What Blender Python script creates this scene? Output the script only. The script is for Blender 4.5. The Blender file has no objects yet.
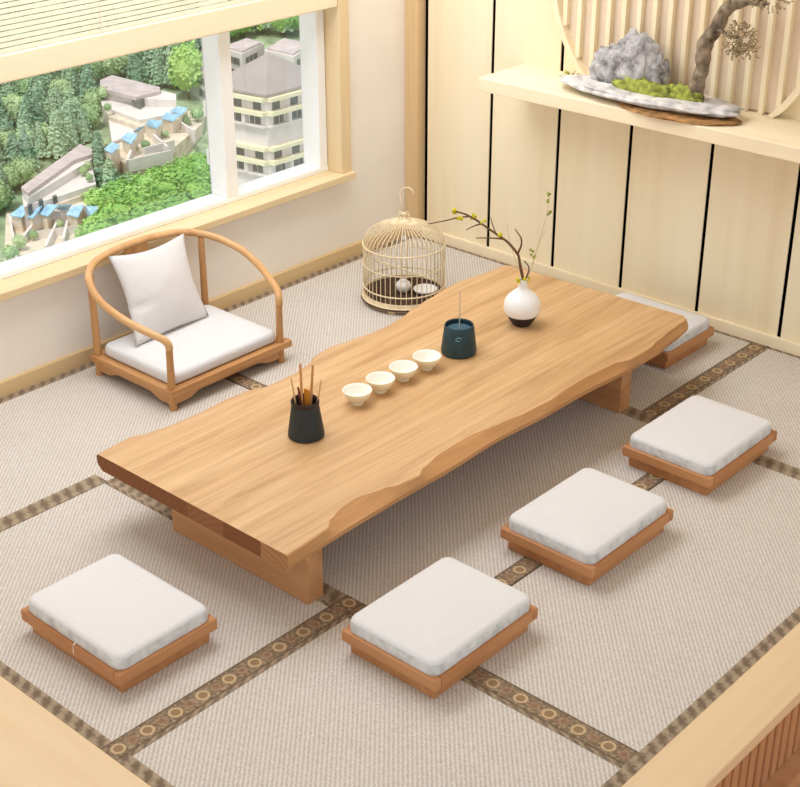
import bpy, bmesh, math, random
from mathutils import Vector, Matrix, noise
PI = math.pi
rnd = random.Random(7)
scn = bpy.context.scene
COL = scn.collection

# ------------------------------------------------------------------ camera
RX = Vector((0.74249806, 0.30376832, -0.59701041))
RY = Vector((0.66984355, -0.34003509, 0.66006496))
RZ = RX.cross(RY)
CAM = Vector((4.8748, -5.5328, 2.8))
FPX = 1420.0
def ray(px, py):
    c = Vector((px - 400, py - 393.5, FPX))
    return Vector((RX.dot(c), RY.dot(c), RZ.dot(c))).normalized()
if RZ.z > 0: RZ = -RZ
M3 = Matrix(((RX[0], -RX[1], -RX[2]), (RY[0], -RY[1], -RY[2]), (RZ[0], -RZ[1], -RZ[2])))
cam_d = bpy.data.cameras.new('camera'); cam = bpy.data.objects.new('camera', cam_d)
COL.objects.link(cam); scn.camera = cam
cam.matrix_world = Matrix.Translation(CAM) @ M3.to_4x4()
cam_d.sensor_width = 36; cam_d.lens = 36 * FPX / 800; cam_d.clip_end = 2000; cam_d.clip_start = .05

# ------------------------------------------------------------------ materials
def lin(c):
    return tuple((v / 12.92 if v <= .04045 else ((v + .055) / 1.055) ** 2.4) for v in [x / 255 for x in c]) + (1,)
class NT:
    def __init__(s, name):
        s.m = bpy.data.materials.new(name); s.m.use_nodes = True
        s.t = s.m.node_tree; s.b = s.t.nodes['Principled BSDF']
    def n(s, typ, **kw):
        nd = s.t.nodes.new(typ)
        for k, v in kw.items():
            if k in nd.inputs: nd.inputs[k].default_value = v
            else: setattr(nd, k, v)
        return nd
    def l(s, a, b): s.t.links.new(a, b)
    def ramp(s, src, stops):
        r = s.n('ShaderNodeValToRGB')
        el = r.color_ramp.elements
        while len(el) < len(stops): el.new(.5)
        for e, (p, c) in zip(el, stops): e.position = p; e.color = c
        s.l(src, r.inputs[0]); return r.outputs[0]
    def math(s, op, a, b=None, c=None):
        m = s.n('ShaderNodeMath', operation=op)
        for i, v in enumerate((a, b, c)):
            if v is None: continue
            if isinstance(v, (int, float)): m.inputs[i].default_value = v
            else: s.l(v, m.inputs[i])
        return m.outputs[0]
    def mix(s, f, a, b, mode='MIX'):
        m = s.n('ShaderNodeMix', data_type='RGBA', blend_type=mode)
        if isinstance(f, (int, float)): m.inputs[0].default_value = f
        else: s.l(f, m.inputs[0])
        for i, v in ((6, a), (7, b)):
            if isinstance(v, tuple): m.inputs[i].default_value = v
            else: s.l(v, m.inputs[i])
        return m.outputs[2]
    def bump(s, h, st=.2, d=.005):
        b = s.n('ShaderNodeBump'); b.inputs['Strength'].default_value = st; b.inputs['Distance'].default_value = d
        s.l(h, b.inputs['Height']); s.l(b.outputs[0], s.b.inputs['Normal'])
    def col(s, c):
        if isinstance(c, tuple): s.b.inputs['Base Color'].default_value = c
        else: s.l(c, s.b.inputs['Base Color'])
    def rough(s, r, spec=.4):
        s.b.inputs['Roughness'].default_value = r; s.b.inputs['Specular IOR Level'].default_value = spec
    def coord(s, kind='Object', scale=(1, 1, 1), rot=(0, 0, 0)):
        tc = s.n('ShaderNodeTexCoord'); mp = s.n('ShaderNodeMapping')
        mp.inputs['Scale'].default_value = scale; mp.inputs['Rotation'].default_value = rot
        s.l(tc.outputs[kind], mp.inputs[0]); return mp.outputs[0]

def plain(name, c, rough=.6, spec=.3, var=.06, scale=8, bump=0):
    t = NT(name); v = t.coord()
    nz = t.n('ShaderNodeTexNoise', Scale=scale, Detail=4.0); t.l(v, nz.inputs['Vector'])
    a = lin(tuple(max(0, x * (1 - var)) for x in c)); b = lin(tuple(min(255, x * (1 + var)) for x in c))
    t.col(t.ramp(nz.outputs[0], [(.3, a), (.7, b)])); t.rough(rough, spec)
    if bump: t.bump(nz.outputs[0], bump, .01)
    return t.m

def wood(name, light, mid, dark, axis, freq=14, stretch=.09, rough=.5, spec=.3, streak=.5, rings=0):
    """grain running along one object axis"""
    t = NT(name)
    sc = [freq] * 3; sc[axis] = freq * stretch
    v = t.coord(scale=tuple(sc))
    n1 = t.n('ShaderNodeTexNoise', Scale=1.0, Detail=6.0, Roughness=.6, Distortion=.6); t.l(v, n1.inputs['Vector'])
    base = t.ramp(n1.outputs[0], [(.28, lin(dark)), (.47, lin(mid)), (.68, lin(light))])
    sc2 = [freq * 5] * 3; sc2[axis] = freq * .16
    v2 = t.coord(scale=tuple(sc2))
    n2 = t.n('ShaderNodeTexNoise', Scale=1.0, Detail=3.0); t.l(v2, n2.inputs['Vector'])
    f = t.ramp(n2.outputs[0], [(.42, (0, 0, 0, 1)), (.75, (1, 1, 1, 1))])
    f = t.math('MULTIPLY', f, streak)
    t.col(t.mix(f, base, lin(dark)))
    t.rough(rough, spec); t.bump(n2.outputs[0], .08, .002)
    return t.m

M = {}
M['pine_x'] = wood('pine_along_x', (251, 237, 206), (248, 232, 198), (240, 221, 183), 0, 7, .06, .55, .3, .2)
M['pine_y'] = wood('pine_along_y', (251, 237, 206), (248, 232, 198), (240, 221, 183), 1, 7, .06, .55, .3, .2)
M['pine_z'] = wood('pine_along_z', (251, 237, 205), (248, 232, 197), (240, 220, 181), 2, 5, .05, .55, .3, .2)
M['pine_dark_z'] = wood('amber_pine_along_z', (226, 196, 150), (220, 188, 142), (208, 174, 128), 2, 6, .05, .55, .3, .25)
M['pine_dark_y'] = wood('amber_pine_along_y', (228, 200, 152), (222, 192, 144), (210, 178, 130), 1, 6, .05, .55, .3, .25)
M['pine_dark_x'] = wood('amber_pine_along_x', (228, 200, 152), (222, 192, 144), (210, 178, 130), 0, 6, .05, .55, .3, .25)
M['sill_y'] = wood('honey_pine_along_y', (240, 218, 176), (235, 211, 167), (224, 197, 150), 1, 6, .05, .55, .3, .2)
M['pine_dark_z2'] = wood('honey_pine_along_z', (238, 214, 172), (232, 206, 162), (222, 194, 148), 2, 6, .05, .55, .3, .2)
M['border_x'] = wood('platform_border_along_x', (232, 206, 166), (227, 199, 158), (218, 187, 145), 0, 5, .07, .5, .3, .15)
M['border_y'] = wood('platform_border_along_y', (232, 206, 166), (227, 199, 158), (218, 187, 145), 1, 5, .07, .5, .3, .15)
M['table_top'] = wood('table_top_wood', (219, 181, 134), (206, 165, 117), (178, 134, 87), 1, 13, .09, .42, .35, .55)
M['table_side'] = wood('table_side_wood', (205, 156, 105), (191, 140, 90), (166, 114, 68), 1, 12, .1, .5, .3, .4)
M['table_leg'] = wood('table_leg_wood', (212, 160, 112), (200, 147, 100), (180, 127, 84), 0, 9, .12, .5, .3, .4)
M['seat_x'] = wood('seat_wood_along_x', (200, 144, 96), (188, 130, 83), (168, 111, 69), 0, 11, .08, .48, .3, .35)
M['seat_y'] = wood('seat_wood_along_y', (200, 144, 96), (188, 130, 83), (168, 111, 69), 1, 11, .08, .48, .3, .35)
M['chair_x'] = wood('chair_wood_along_x', (207, 156, 103), (196, 143, 90), (176, 122, 74), 0, 12, .08, .45, .35, .3)
M['chair_y'] = wood('chair_wood_along_y', (207, 156, 103), (196, 143, 90), (176, 122, 74), 1, 12, .08, .45, .35, .3)
M['chair_z'] = wood('chair_wood_along_z', (207, 156, 103), (196, 143, 90), (176, 122, 74), 2, 12, .08, .45, .35, .3)
M['chair_rail'] = wood('chair_rail_wood', (222, 176, 122), (212, 163, 108), (194, 143, 90), 0, 10, .3, .4, .4, .2)
M['reed'] = wood('reeded_fascia_wood', (196, 146, 104), (184, 132, 92), (166, 114, 76), 2, 10, .1, .5, .3, .3)
M['slat'] = plain('cream_bamboo_slat', (250, 240, 216), .8, .1, .02, 6)
M['dark_gap'] = plain('dark_seam', (8, 6, 5), .95, .0)
M['plaster'] = plain('cream_plaster', (247, 238, 226), .85, .1, .012, 3)
M['circle_back'] = plain('rose_beige_backing', (232, 212, 188), .8, .1, .02, 4)
M['ceiling'] = plain('white_ceiling', (240, 236, 228), .9, .1, .01)
M['white_frame'] = plain('white_window_frame', (254, 252, 248), .45, .3, .01)
M['cushion'] = plain('off_white_linen', (225, 223, 222), .9, .05, .02, 220, .12)
M['gusset'] = plain('grey_crinkled_side_fabric', (212, 212, 210), .9, .05, .09, 26, .3)
M['pillow'] = plain('light_grey_cotton', (222, 217, 214), .9, .05, .015, 160, .08)
M['cream_cord'] = plain('cream_cord', (232, 218, 205), .8, .1)
M['porcelain'] = plain('white_porcelain', (250, 246, 232), .22, .5, .01)
M['cup_out'] = plain('cream_porcelain', (246, 234, 200), .3, .4, .01)
M['charcoal'] = plain('charcoal_ceramic', (45, 52, 53), .55, .35, .05, 30)
M['brown_black'] = plain('dark_brown_glaze', (52, 38, 34), .5, .35)
M['tealdark'] = plain('dark_teal_ceramic', (34, 60, 66), .5, .4, .1, 40)
M['tealmid'] = plain('slate_blue_ash', (64, 94, 108), .7, .2, .06)
M['tealpale'] = plain('pale_teal_relief', (110, 150, 160), .5, .3)
M['bamboo'] = plain('bamboo', (200, 144, 86), .6, .3, .1, 30)
M['bamboo_pale'] = plain('pale_bamboo', (214, 176, 122), .6, .3, .06, 30)
M['amber'] = plain('amber_handle', (214, 140, 44), .5, .3)
M['redbrown'] = plain('red_brown_stick', (104, 50, 34), .5, .3)
M['incense'] = plain('incense_grey', (186, 176, 164), .8, .1)
M['cage'] = plain('cage_bamboo', (240, 220, 182), .5, .3, .06, 30)
M['cage_floor'] = plain('cage_dark_floor', (70, 50, 40), .7, .2, .2, 25)
M['cage_band'] = plain('cage_dark_band', (88, 66, 46), .6, .3)
M['white'] = plain('white_glaze', (246, 244, 240), .3, .5, .01)
M['vase_black'] = plain('vase_black_foot', (44, 34, 34), .55, .3)
M['twig'] = plain('brown_twig', (112, 84, 62), .8, .1, .15, 60)
M['twig_pale'] = plain('pale_twig', (222, 200, 164), .8, .1, .06, 60)
M['bud'] = plain('yellow_green_bud', (208, 196, 44), .6, .2, .12, 60)
M['bud_green'] = plain('olive_bud', (150, 156, 70), .6, .2, .12, 60)
M['leafgreen'] = plain('moss_green', (146, 152, 72), .9, .1, .25, 40, .6)
M['bark'] = plain('grey_brown_bark', (128, 114, 96), .9, .1, .35, 26, .8)
M['dryleaf'] = plain('dry_grey_foliage', (164, 146, 116), .9, .1, .2, 40)
M['slab'] = plain('dark_root_wood', (150, 112, 70), .7, .2, .3, 20, .4)
M['tray'] = plain('pale_grey_stone', (206, 202, 198), .85, .15, .16, 22, .6)

def rock_mat():
    t = NT('grey_veined_rock'); v = t.coord()
    a = t.n('ShaderNodeTexNoise', Scale=14.0, Detail=8.0, Roughness=.7); t.l(v, a.inputs['Vector'])
    t.col(t.ramp(a.outputs[0], [(.32, lin((92, 88, 88))), (.45, lin((168, 164, 164))), (.6, lin((214, 210, 208))), (.8, lin((236, 232, 228)))]))
    t.rough(.9, .1); t.bump(a.outputs[0], .8, .03); return t.m
M['rock'] = rock_mat()

def weave_mat():
    t = NT('woven_tatami_matting')
    v = t.coord(rot=(0, 0, math.radians(-42)), scale=(1, 1, 1))
    w = t.n('ShaderNodeTexWave', wave_type='BANDS', bands_direction='X', wave_profile='SIN')
    w.inputs['Scale'].default_value = 23.0; w.inputs['Distortion'].default_value = 3.4
    w.inputs['Detail'].default_value = 3.0; w.inputs['Detail Scale'].default_value = 5.0
    t.l(v, w.inputs['Vector'])
    v2 = t.coord(scale=(150, 150, 150))
    n = t.n('ShaderNodeTexNoise', Scale=1.0, Detail=2.0); t.l(v2, n.inputs['Vector'])
    v3 = t.coord(scale=(3, 3, 3))
    n3 = t.n('ShaderNodeTexNoise', Scale=1.0, Detail=2.0); t.l(v3, n3.inputs['Vector'])
    f = t.math('ADD', t.math('MULTIPLY', w.outputs['Fac'], .45), t.math('MULTIPLY', n.outputs[0], .68))
    f = t.math('ADD', f, t.math('MULTIPLY', t.math('SUBTRACT', n3.outputs[0], .5), .15))
    c = t.ramp(f, [(.2, lin((180, 167, 154))), (.5, lin((203, 193, 182))), (.8, lin((220, 213, 204)))])
    t.col(c); t.rough(.9, .08); t.bump(f, .25, .003); return t.m
M['weave'] = weave_mat()

def brocade_plain():
    t = NT('brown_diagonal_brocade')
    tc = t.n('ShaderNodeTexCoord'); sp = t.n('ShaderNodeSeparateXYZ'); t.l(tc.outputs['UV'], sp.inputs[0])
    n = t.n('ShaderNodeTexNoise', Scale=80.0, Detail=3.0); t.l(tc.outputs['Object'], n.inputs['Vector'])
    tri = t.math('ABSOLUTE', t.math('SUBTRACT', t.math('FRACT', t.math('ADD', t.math('MULTIPLY', sp.outputs[0], 2.0), t.math('MULTIPLY', sp.outputs[1], .5))), .5))
    a = t.math('ABSOLUTE', t.math('SUBTRACT', sp.outputs[1], .5))
    f = t.math('ADD', t.math('ADD', tri, t.math('MULTIPLY', a, .5)), t.math('MULTIPLY', t.math('SUBTRACT', n.outputs[0], .5), .8))
    t.col(t.ramp(f, [(.18, lin((122, 104, 86))), (.36, lin((146, 128, 107))), (.55, lin((170, 151, 126)))]))
    t.rough(.85, .1); return t.m
M['brocade_plain'] = brocade_plain()
def brocade_mat():
    """UV: u counts medallions along the strip, v runs 0..1 across"""
    t = NT('brown_medallion_brocade')
    tc = t.n('ShaderNodeTexCoord'); sp = t.n('ShaderNodeSeparateXYZ'); t.l(tc.outputs['UV'], sp.inputs[0])
    u, v = sp.outputs[0], sp.outputs[1]
    def medal(off, r0, r1):
        fu = t.math('SUBTRACT', t.math('FRACT', t.math('ADD', u, off)), .5)
        du = t.math('MULTIPLY', fu, 1.45); dv = t.math('SUBTRACT', v, .5)
        r = t.math('SQRT', t.math('ADD', t.math('MULTIPLY', du, du), t.math('MULTIPLY', dv, dv)))
        ring = t.math('MULTIPLY', t.math('GREATER_THAN', r, r0), t.math('LESS_THAN', r, r1))
        core = t.math('LESS_THAN', r, r0)
        return ring, core
    n = t.n('ShaderNodeTexNoise', Scale=90.0, Detail=3.0); t.l(tc.outputs['Object'], n.inputs['Vector'])
    base = t.ramp(n.outputs[0], [(.35, lin((118, 98, 79))), (.55, lin((144, 124, 101))), (.72, lin((176, 156, 130)))])
    r1, c1 = medal(0, .2, .31); r2, c2 = medal(.5, .12, .24)
    c = t.mix(t.math('MULTIPLY', r2, .6), base, lin((164, 130, 104)))
    c = t.mix(t.math('MULTIPLY', c2, .7), c, lin((140, 108, 84)))
    c = t.mix(r1, c, lin((196, 170, 132)))
    c = t.mix(t.math('MULTIPLY', c1, .8), c, lin((152, 124, 90)))
    edge = t.math('ADD', t.math('LESS_THAN', v, .07), t.math('GREATER_THAN', v, .93))
    c = t.mix(t.math('MULTIPLY', edge, .7), c, lin((86, 70, 54)))
    t.col(c); t.rough(.85, .1); return t.m
M['brocade'] = brocade_mat()

def end_grain():
    t = NT('glued_end_grain'); tc = t.n('ShaderNodeTexCoord'); sp = t.n('ShaderNodeSeparateXYZ'); t.l(tc.outputs['Object'], sp.inputs[0])
    v = t.coord(scale=(1, 1, 1))
    w = t.n('ShaderNodeTexWave', wave_type='RINGS', rings_direction='Y'); w.inputs['Scale'].default_value = 14.0
    w.inputs['Distortion'].default_value = 3.0; w.inputs['Detail'].default_value = 2.0
    mp = t.n('ShaderNodeMapping'); mp.inputs['Location'].default_value = (-.28, 0, .05); t.l(tc.outputs['Object'], mp.inputs[0])
    t.l(mp.outputs[0], w.inputs['Vector'])
    blk = t.n('ShaderNodeTexWhiteNoise', noise_dimensions='1D'); t.l(t.math('FLOOR', t.math('MULTIPLY', sp.outputs[0], 5.5)), blk.inputs['W'])
    base = t.ramp(blk.outputs[0], [(.2, lin((134, 84, 50))), (.75, lin((160, 106, 66))), (1, lin((198, 146, 98)))])
    c = t.mix(t.math('MULTIPLY', w.outputs['Fac'], .35), base, lin((112, 66, 38)))
    t.col(c); t.rough(.6, .2); return t.m
M['end_grain'] = end_grain()

def glass_mat():
    t = NT('window_glass'); t.t.nodes.remove(t.b)
    tr = t.n('ShaderNodeBsdfTransparent'); gl = t.n('ShaderNodeBsdfGlossy'); gl.inputs['Roughness'].default_value = .03
    tr.inputs[0].default_value = (.98, .99, .98, 1)
    mx = t.n('ShaderNodeMixShader'); mx.inputs[0].default_value = .05
    t.l(tr.outputs[0], mx.inputs[1]); t.l(gl.outputs[0], mx.inputs[2])
    t.l(mx.outputs[0], t.t.nodes['Material Output'].inputs[0]); return t.m
M['glass'] = glass_mat()

def leaf_mat(name, a, b, c):  # greens are paled so the leaf colour carries the distance haze
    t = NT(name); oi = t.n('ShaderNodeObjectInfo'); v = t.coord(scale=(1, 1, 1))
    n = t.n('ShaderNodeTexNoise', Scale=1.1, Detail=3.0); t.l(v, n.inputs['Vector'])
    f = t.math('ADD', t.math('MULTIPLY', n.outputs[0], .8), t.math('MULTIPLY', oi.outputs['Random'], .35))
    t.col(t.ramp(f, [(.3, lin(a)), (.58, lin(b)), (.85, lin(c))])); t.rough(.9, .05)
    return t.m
M['conifer'] = leaf_mat('hazy_blue_green_foliage', (120, 156, 130), (158, 188, 156), (196, 216, 180))
M['bushleaf'] = leaf_mat('hazy_bright_green_foliage', (110, 160, 84), (152, 196, 106), (196, 224, 140))
M['paleleaf'] = leaf_mat('hazy_pale_green_foliage', (130, 166, 116), (168, 196, 144), (204, 220, 174))
M['grass'] = plain('hillside_grass', (150, 166, 132), .95, .05, .2, .4)
M['trunk'] = plain('tree_trunk', (120, 104, 84), .9, .1)
M['housewhite'] = plain('white_render', (226, 217, 212), .85, .1, .03, .8)
M['roofmauve'] = plain('mauve_grey_roof', (198, 184, 182), .85, .1, .06, .6)
M['roofgrey'] = plain('warm_grey_roof', (170, 160, 156), .85, .1, .03, .6)
M['houseledge'] = plain('cream_ledge', (238, 230, 198), .8, .1, .03)
M['windark'] = plain('dark_window', (104, 106, 104), .3, .4, .1, 2)
M['awning'] = plain('blue_awning', (158, 198, 224), .7, .2, .1, 1.5)
M['courtwall'] = plain('sand_court_wall', (222, 208, 188), .85, .1, .06, .8)

# ------------------------------------------------------------------ mesh helpers
class MB:
    def __init__(s): s.bm = bmesh.new()
    def box(s, x0, x1, y0, y1, z0, z1, mi=0):
        vs = [s.bm.verts.new(p) for p in ((x0,y0,z0),(x1,y0,z0),(x1,y1,z0),(x0,y1,z0),(x0,y0,z1),(x1,y0,z1),(x1,y1,z1),(x0,y1,z1))]
        for f in ((0,3,2,1),(4,5,6,7),(0,1,5,4),(1,2,6,5),(2,3,7,6),(3,0,4,7)):
            s.bm.faces.new([vs[i] for i in f]).material_index = mi
        return s
    def hexa(s, lo, hi):
        """lo, hi: four corners each (ccw from above)"""
        a = [s.bm.verts.new(p) for p in lo]; b = [s.bm.verts.new(p) for p in hi]
        s.bm.faces.new(a[::-1]); s.bm.faces.new(b); n = len(a)
        for i in range(n): s.bm.faces.new((a[i], a[(i+1)%n], b[(i+1)%n], b[i]))
        return s
    def tube(s, pts, rad, seg=8, cap=True):
        pts = [Vector(p) for p in pts]
        if not isinstance(rad, (list, tuple)): rad = [rad] * len(pts)
        rings = []; up = None
        for i, p in enumerate(pts):
            d = (pts[min(i+1, len(pts)-1)] - pts[max(i-1, 0)]).normalized()
            if up is None:
                up = Vector((0,0,1)) if abs(d.z) < .9 else Vector((1,0,0))
            a = d.cross(up).normalized(); up = a.cross(d).normalized()
            rings.append([s.bm.verts.new(p + rad[i]*(math.cos(2*PI*k/seg)*a + math.sin(2*PI*k/seg)*up)) for k in range(seg)])
        for r0, r1 in zip(rings, rings[1:]):
            for k in range(seg): s.bm.faces.new((r0[k], r0[(k+1)%seg], r1[(k+1)%seg], r1[k]))
        if cap: s.bm.faces.new(rings[0][::-1]); s.bm.faces.new(rings[-1])
        return s
    def ring(s, c, R, r, seg=48, ts=8, axis='z'):
        g = []
        for i in range(seg):
            a = 2*PI*i/seg; row = []
            for k in range(ts):
                b = 2*PI*k/ts; q = R + r*math.cos(b)
                p = (q*math.cos(a), q*math.sin(a), r*math.sin(b))
                row.append(s.bm.verts.new(Vector(c) + Vector(p)))
            g.append(row)
        for i in range(seg):
            for k in range(ts):
                s.bm.faces.new((g[i][k], g[(i+1)%seg][k], g[(i+1)%seg][(k+1)%ts], g[i][(k+1)%ts]))
        return s
    def lathe(s, prof, seg=40, c=(0,0,0), mis=None):
        g = []
        for r, z in prof:
            if r < 1e-6: g.append([s.bm.verts.new((c[0], c[1], c[2]+z))])
            else: g.append([s.bm.verts.new((c[0]+r*math.cos(2*PI*k/seg), c[1]+r*math.sin(2*PI*k/seg), c[2]+z)) for k in range(seg)])
        for i, (a, b) in enumerate(zip(g, g[1:])):
            for k in range(seg):
                k2 = (k+1) % seg
                if len(a) == 1 and len(b) == 1: continue
                if len(a) == 1: f = s.bm.faces.new((a[0], b[k2], b[k]))
                elif len(b) == 1: f = s.bm.faces.new((a[k], a[k2], b[0]))
                else: f = s.bm.faces.new((a[k], a[k2], b[k2], b[k]))
                if mis: f.material_index = mis[i]
        return s
    def blob(s, c, rx, ry, rz, sub=2, amp=0, freq=4, seed=0):
        r = bmesh.ops.create_icosphere(s.bm, subdivisions=sub, radius=1)
        for v in r['verts']:
            k = 1 + amp * noise.fractal(v.co*freq + Vector((seed*7.3, seed*1.7, 0)), .8, 2.0, 4) if amp else 1
            v.co = Vector(c) + Vector((v.co.x*rx*k, v.co.y*ry*k, v.co.z*rz*k))
        return s
    def build(s, name, mats, parent=None, loc=(0,0,0), bev=0, seg=2, smooth=False, sub=0, angle=40):
        bmesh.ops.recalc_face_normals(s.bm, faces=s.bm.faces)
        me = bpy.data.meshes.new(name); s.bm.to_mesh(me); s.bm.free()
        for m in (mats if isinstance(mats, (list, tuple)) else [mats]): me.materials.append(m)
        if smooth:
            for p in me.polygons: p.use_smooth = True
        o = bpy.data.objects.new(name, me); COL.objects.link(o); o.location = loc
        if parent: o.parent = parent
        if smooth == 'auto':
            me.set_sharp_from_angle(angle=math.radians(angle))
        if bev:
            b = o.modifiers.new('bevel', 'BEVEL'); b.width = bev; b.segments = seg; b.limit_method = 'ANGLE'; b.angle_limit = math.radians(35)
        if sub:
            b = o.modifiers.new('subdivision', 'SUBSURF'); b.levels = sub; b.render_levels = sub
        return o
def tag(o, label=None, cat=None, group=None, kind=None):
    if label: o['label'] = label
    if cat: o['category'] = cat
    if group: o['group'] = group
    if kind: o['kind'] = kind
    return o
def thing(name, loc, label, cat, group=None, rz=0):
    o = bpy.data.objects.new(name, None); COL.objects.link(o); o.location = loc; o.rotation_euler.z = rz
    o.empty_display_size = .1
    return tag(o, label, cat, group)
def struct(name): 
    o = bpy.data.objects.new(name, None); COL.objects.link(o); o['kind'] = 'structure'; return o
def st(o): o['kind'] = 'structure'; return o
def copy_tree(o, parent=None):
    c = o.copy(); COL.objects.link(c)
    if parent: c.parent = parent
    for ch in list(o.children): copy_tree(ch, c)
    return c
def interp(tab, y):
    if y <= tab[0][0]: return tab[0][1]
    for (a, b), (c, d) in zip(tab, tab[1:]):
        if y <= c:
            t = (y-a)/(c-a); t = t*t*(3-2*t)
            return b + (d-b)*t
    return tab[-1][1]

# ------------------------------------------------------------------ room shell
WX = -.06            # face of the window wall
wl = struct('wall_left')
Y0, Y1, Z0, Z1 = -4.25, -.55, .47, 2.15      # window opening
w = MB()
w.box(WX-.24, WX, -6.6, .14, -.42, Z0-.02)
w.box(WX-.24, WX, -6.6, .14, Z1+.03, 3.05)
w.box(WX-.24, WX, Y1+.02, .14, Z0-.02, Z1+.03)
w.box(WX-.24, WX, -6.6, Y0, Z0-.02, Z1+.03)
o = w.build('plaster', M['plaster'], wl)
# timber post in the corner
st(MB().box(WX, .03, -.035, .14, .0, 3.05).build('trim_1', M['pine_dark_z'], None, bev=.004))
# panelled wall
wb = struct('wall_back')
MB().box(-.06, 6.5, .0285, .14, -.42, 3.05).build('backing', M['dark_gap'], wb)
seams = [.045, .482, .905, 1.322, 1.758, 2.195, 2.632, 3.069, 3.506]
seams += [3.943, 4.38, 4.817, 5.254, 5.691, 6.128, 6.5]
edges = list(zip(seams, seams[1:]))
for a, b in edges:
    MB().box(a+.009, b-.009, .02, .028, .0 if a < 3.0 else -.36, 3.05).build('panel', M['pine_z'], wb, bev=.002, seg=1)
st(MB().box(.03, 3.6, .0, .021, -.02, .058).build('baseboard_back', M['pine_x'], None, bev=.004))
bl = MB(); bl.box(WX-.005, -.04, -6.6, -.035, -.02, .07); bl.build('baseboard_left', M['pine_dark_y'], None, bev=.004)['kind'] = 'structure'
st(MB().box(-.3, 4.3, -6.6, .14, 3.05, 3.12).build('ceiling', M['ceiling']))  # unseen ceiling, put in and stretched outward to keep the sun off the room

# window
win = struct('window_1')
f = MB()
FX0, FX1 = -.245, -.125
f.box(FX0, FX1, Y0, Y1, .485, .512)
f.box(FX0, FX1, Y0, Y1, Z1-.06, Z1)
f.box(FX0, FX1, Y1-.06, Y1-.004, .512, Z1-.06)
f.box(FX0, FX1, Y0, Y0+.06, .512, Z1-.06)
f.build('window_frame', M['white_frame'], win, bev=.004)
for yy in (-1.243, -2.98):
    MB().box(FX0, FX1, yy, yy+.075, .512, Z1-.06).build('mullion', M['white_frame'], win, bev=.004)
for a, b in ((-4.19, -2.98), (-2.905, -1.243), (-1.168, -.61)):
    MB().box(-.242, -.236, a, b, .512, Z1-.06).build('pane', M['glass'], win)
MB().box(-.30, .0, Y0-.06, -.475, .449, .485).build('window_sill', M['sill_y'], win, bev=.004)
MB().box(-.25, -.028, Y1, -.478, .485, Z1+.07).build('casing', M['pine_dark_z2'], win, bev=.003)
MB().box(-.25, -.028, Y0-.07, Y1, Z1, Z1+.07).build('casing', M['sill_y'], win, bev=.003)

# bamboo roll blind
bt = thing('roll_blind', (-.04, -2.4, 1.33), 'cream slatted bamboo roll blind half lowered across the top of the window', 'blind')
s = MB()
k = 0; z = 1.445
while z < 2.12:
    s.box(-.004, .004, -1.78, 1.838, z-1.33, z-1.33+.0160); z += .0215
s.build('slats', M['slat'], bt)
MB().box(-.013, .013, -1.78, 1.845, 0, .112).build('bottom_bar', M['pine_y'], bt, bev=.008, seg=3)
MB().box(-.04, .035, -1.78, 1.845, .78, .82).build('head_rail', M['pine_y'], bt, bev=.004)
for yy in (-1.4, -.5, .45, 1.5):
    MB().tube([(.006, yy, .1), (.006, yy, .79)], .0015, 6).build('cord', M['cream_cord'], bt)

# shelf along the panelled wall
sh = MB().box(.682, 3.5, -.338, .022, 1.002, 1.066).build('wall_shelf', M['pine_x'], None, bev=.004)
tag(sh, 'long pale wood shelf fixed across the panelled wall', 'shelf')

# round lattice screen above the shelf
CXc, CZc, RC = 1.565, 1.577, .704
sc_ = thing('moon_lattice', (CXc, .0, 1.0665), 'big round wooden lattice screen with upright slats standing on the wall shelf', 'screen')
zb = 1.0665 - CZc
a0 = math.asin(zb / RC)
bmb = MB(); ring = []
N = 72
for i in range(N+1):
    a = a0 + (PI - 2*a0) * i / N
    row = []
    for R, y in ((RC-.014, -.035), (RC+.014, -.035), (RC+.014, .018), (RC-.014, .018)):
        x, zz = R*math.cos(a), R*math.sin(a)
        row.append(bmb.bm.verts.new((x, y, max(zz, zb) - zb)))
    ring.append(row)
for r0, r1 in zip(ring, ring[1:]):
    for k in range(4): bmb.bm.faces.new((r0[k], r0[(k+1)%4], r1[(k+1)%4], r1[k]))
bmb.bm.faces.new(ring[0]); bmb.bm.faces.new(ring[-1][::-1])
bmb.build('round_frame', M['pine_x'], sc_, smooth='auto')
bk = MB(); vs0 = []; vs1 = []
for i in range(N+1):
    a = a0 + (PI - 2*a0) * i / N
    x, zz = (RC-.012)*math.cos(a), max((RC-.012)*math.sin(a), zb) - zb
    vs0.append(bk.bm.verts.new((x, .008, zz))); vs1.append(bk.bm.verts.new((x, .016, zz)))
bk.bm.faces.new(vs0); bk.bm.faces.new(vs1[::-1])
for i in range(N+1):
    j = (i+1) % (N+1); bk.bm.faces.new((vs0[i], vs0[j], vs1[j], vs1[i]))
bk.build('backing_panel', M['circle_back'], sc_)
x = -.628
while x < .68:
    if abs(x) < RC-.03:
        hh = math.sqrt((RC-.004)**2 - (abs(x)+.012)**2)
        lo = max(-hh, zb)
        MB().box(x-.012, x+.012, -.02, .01, lo-zb, hh-zb).build('slat', M['pine_z'], sc_, bev=.002)
    x += .0812

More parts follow.
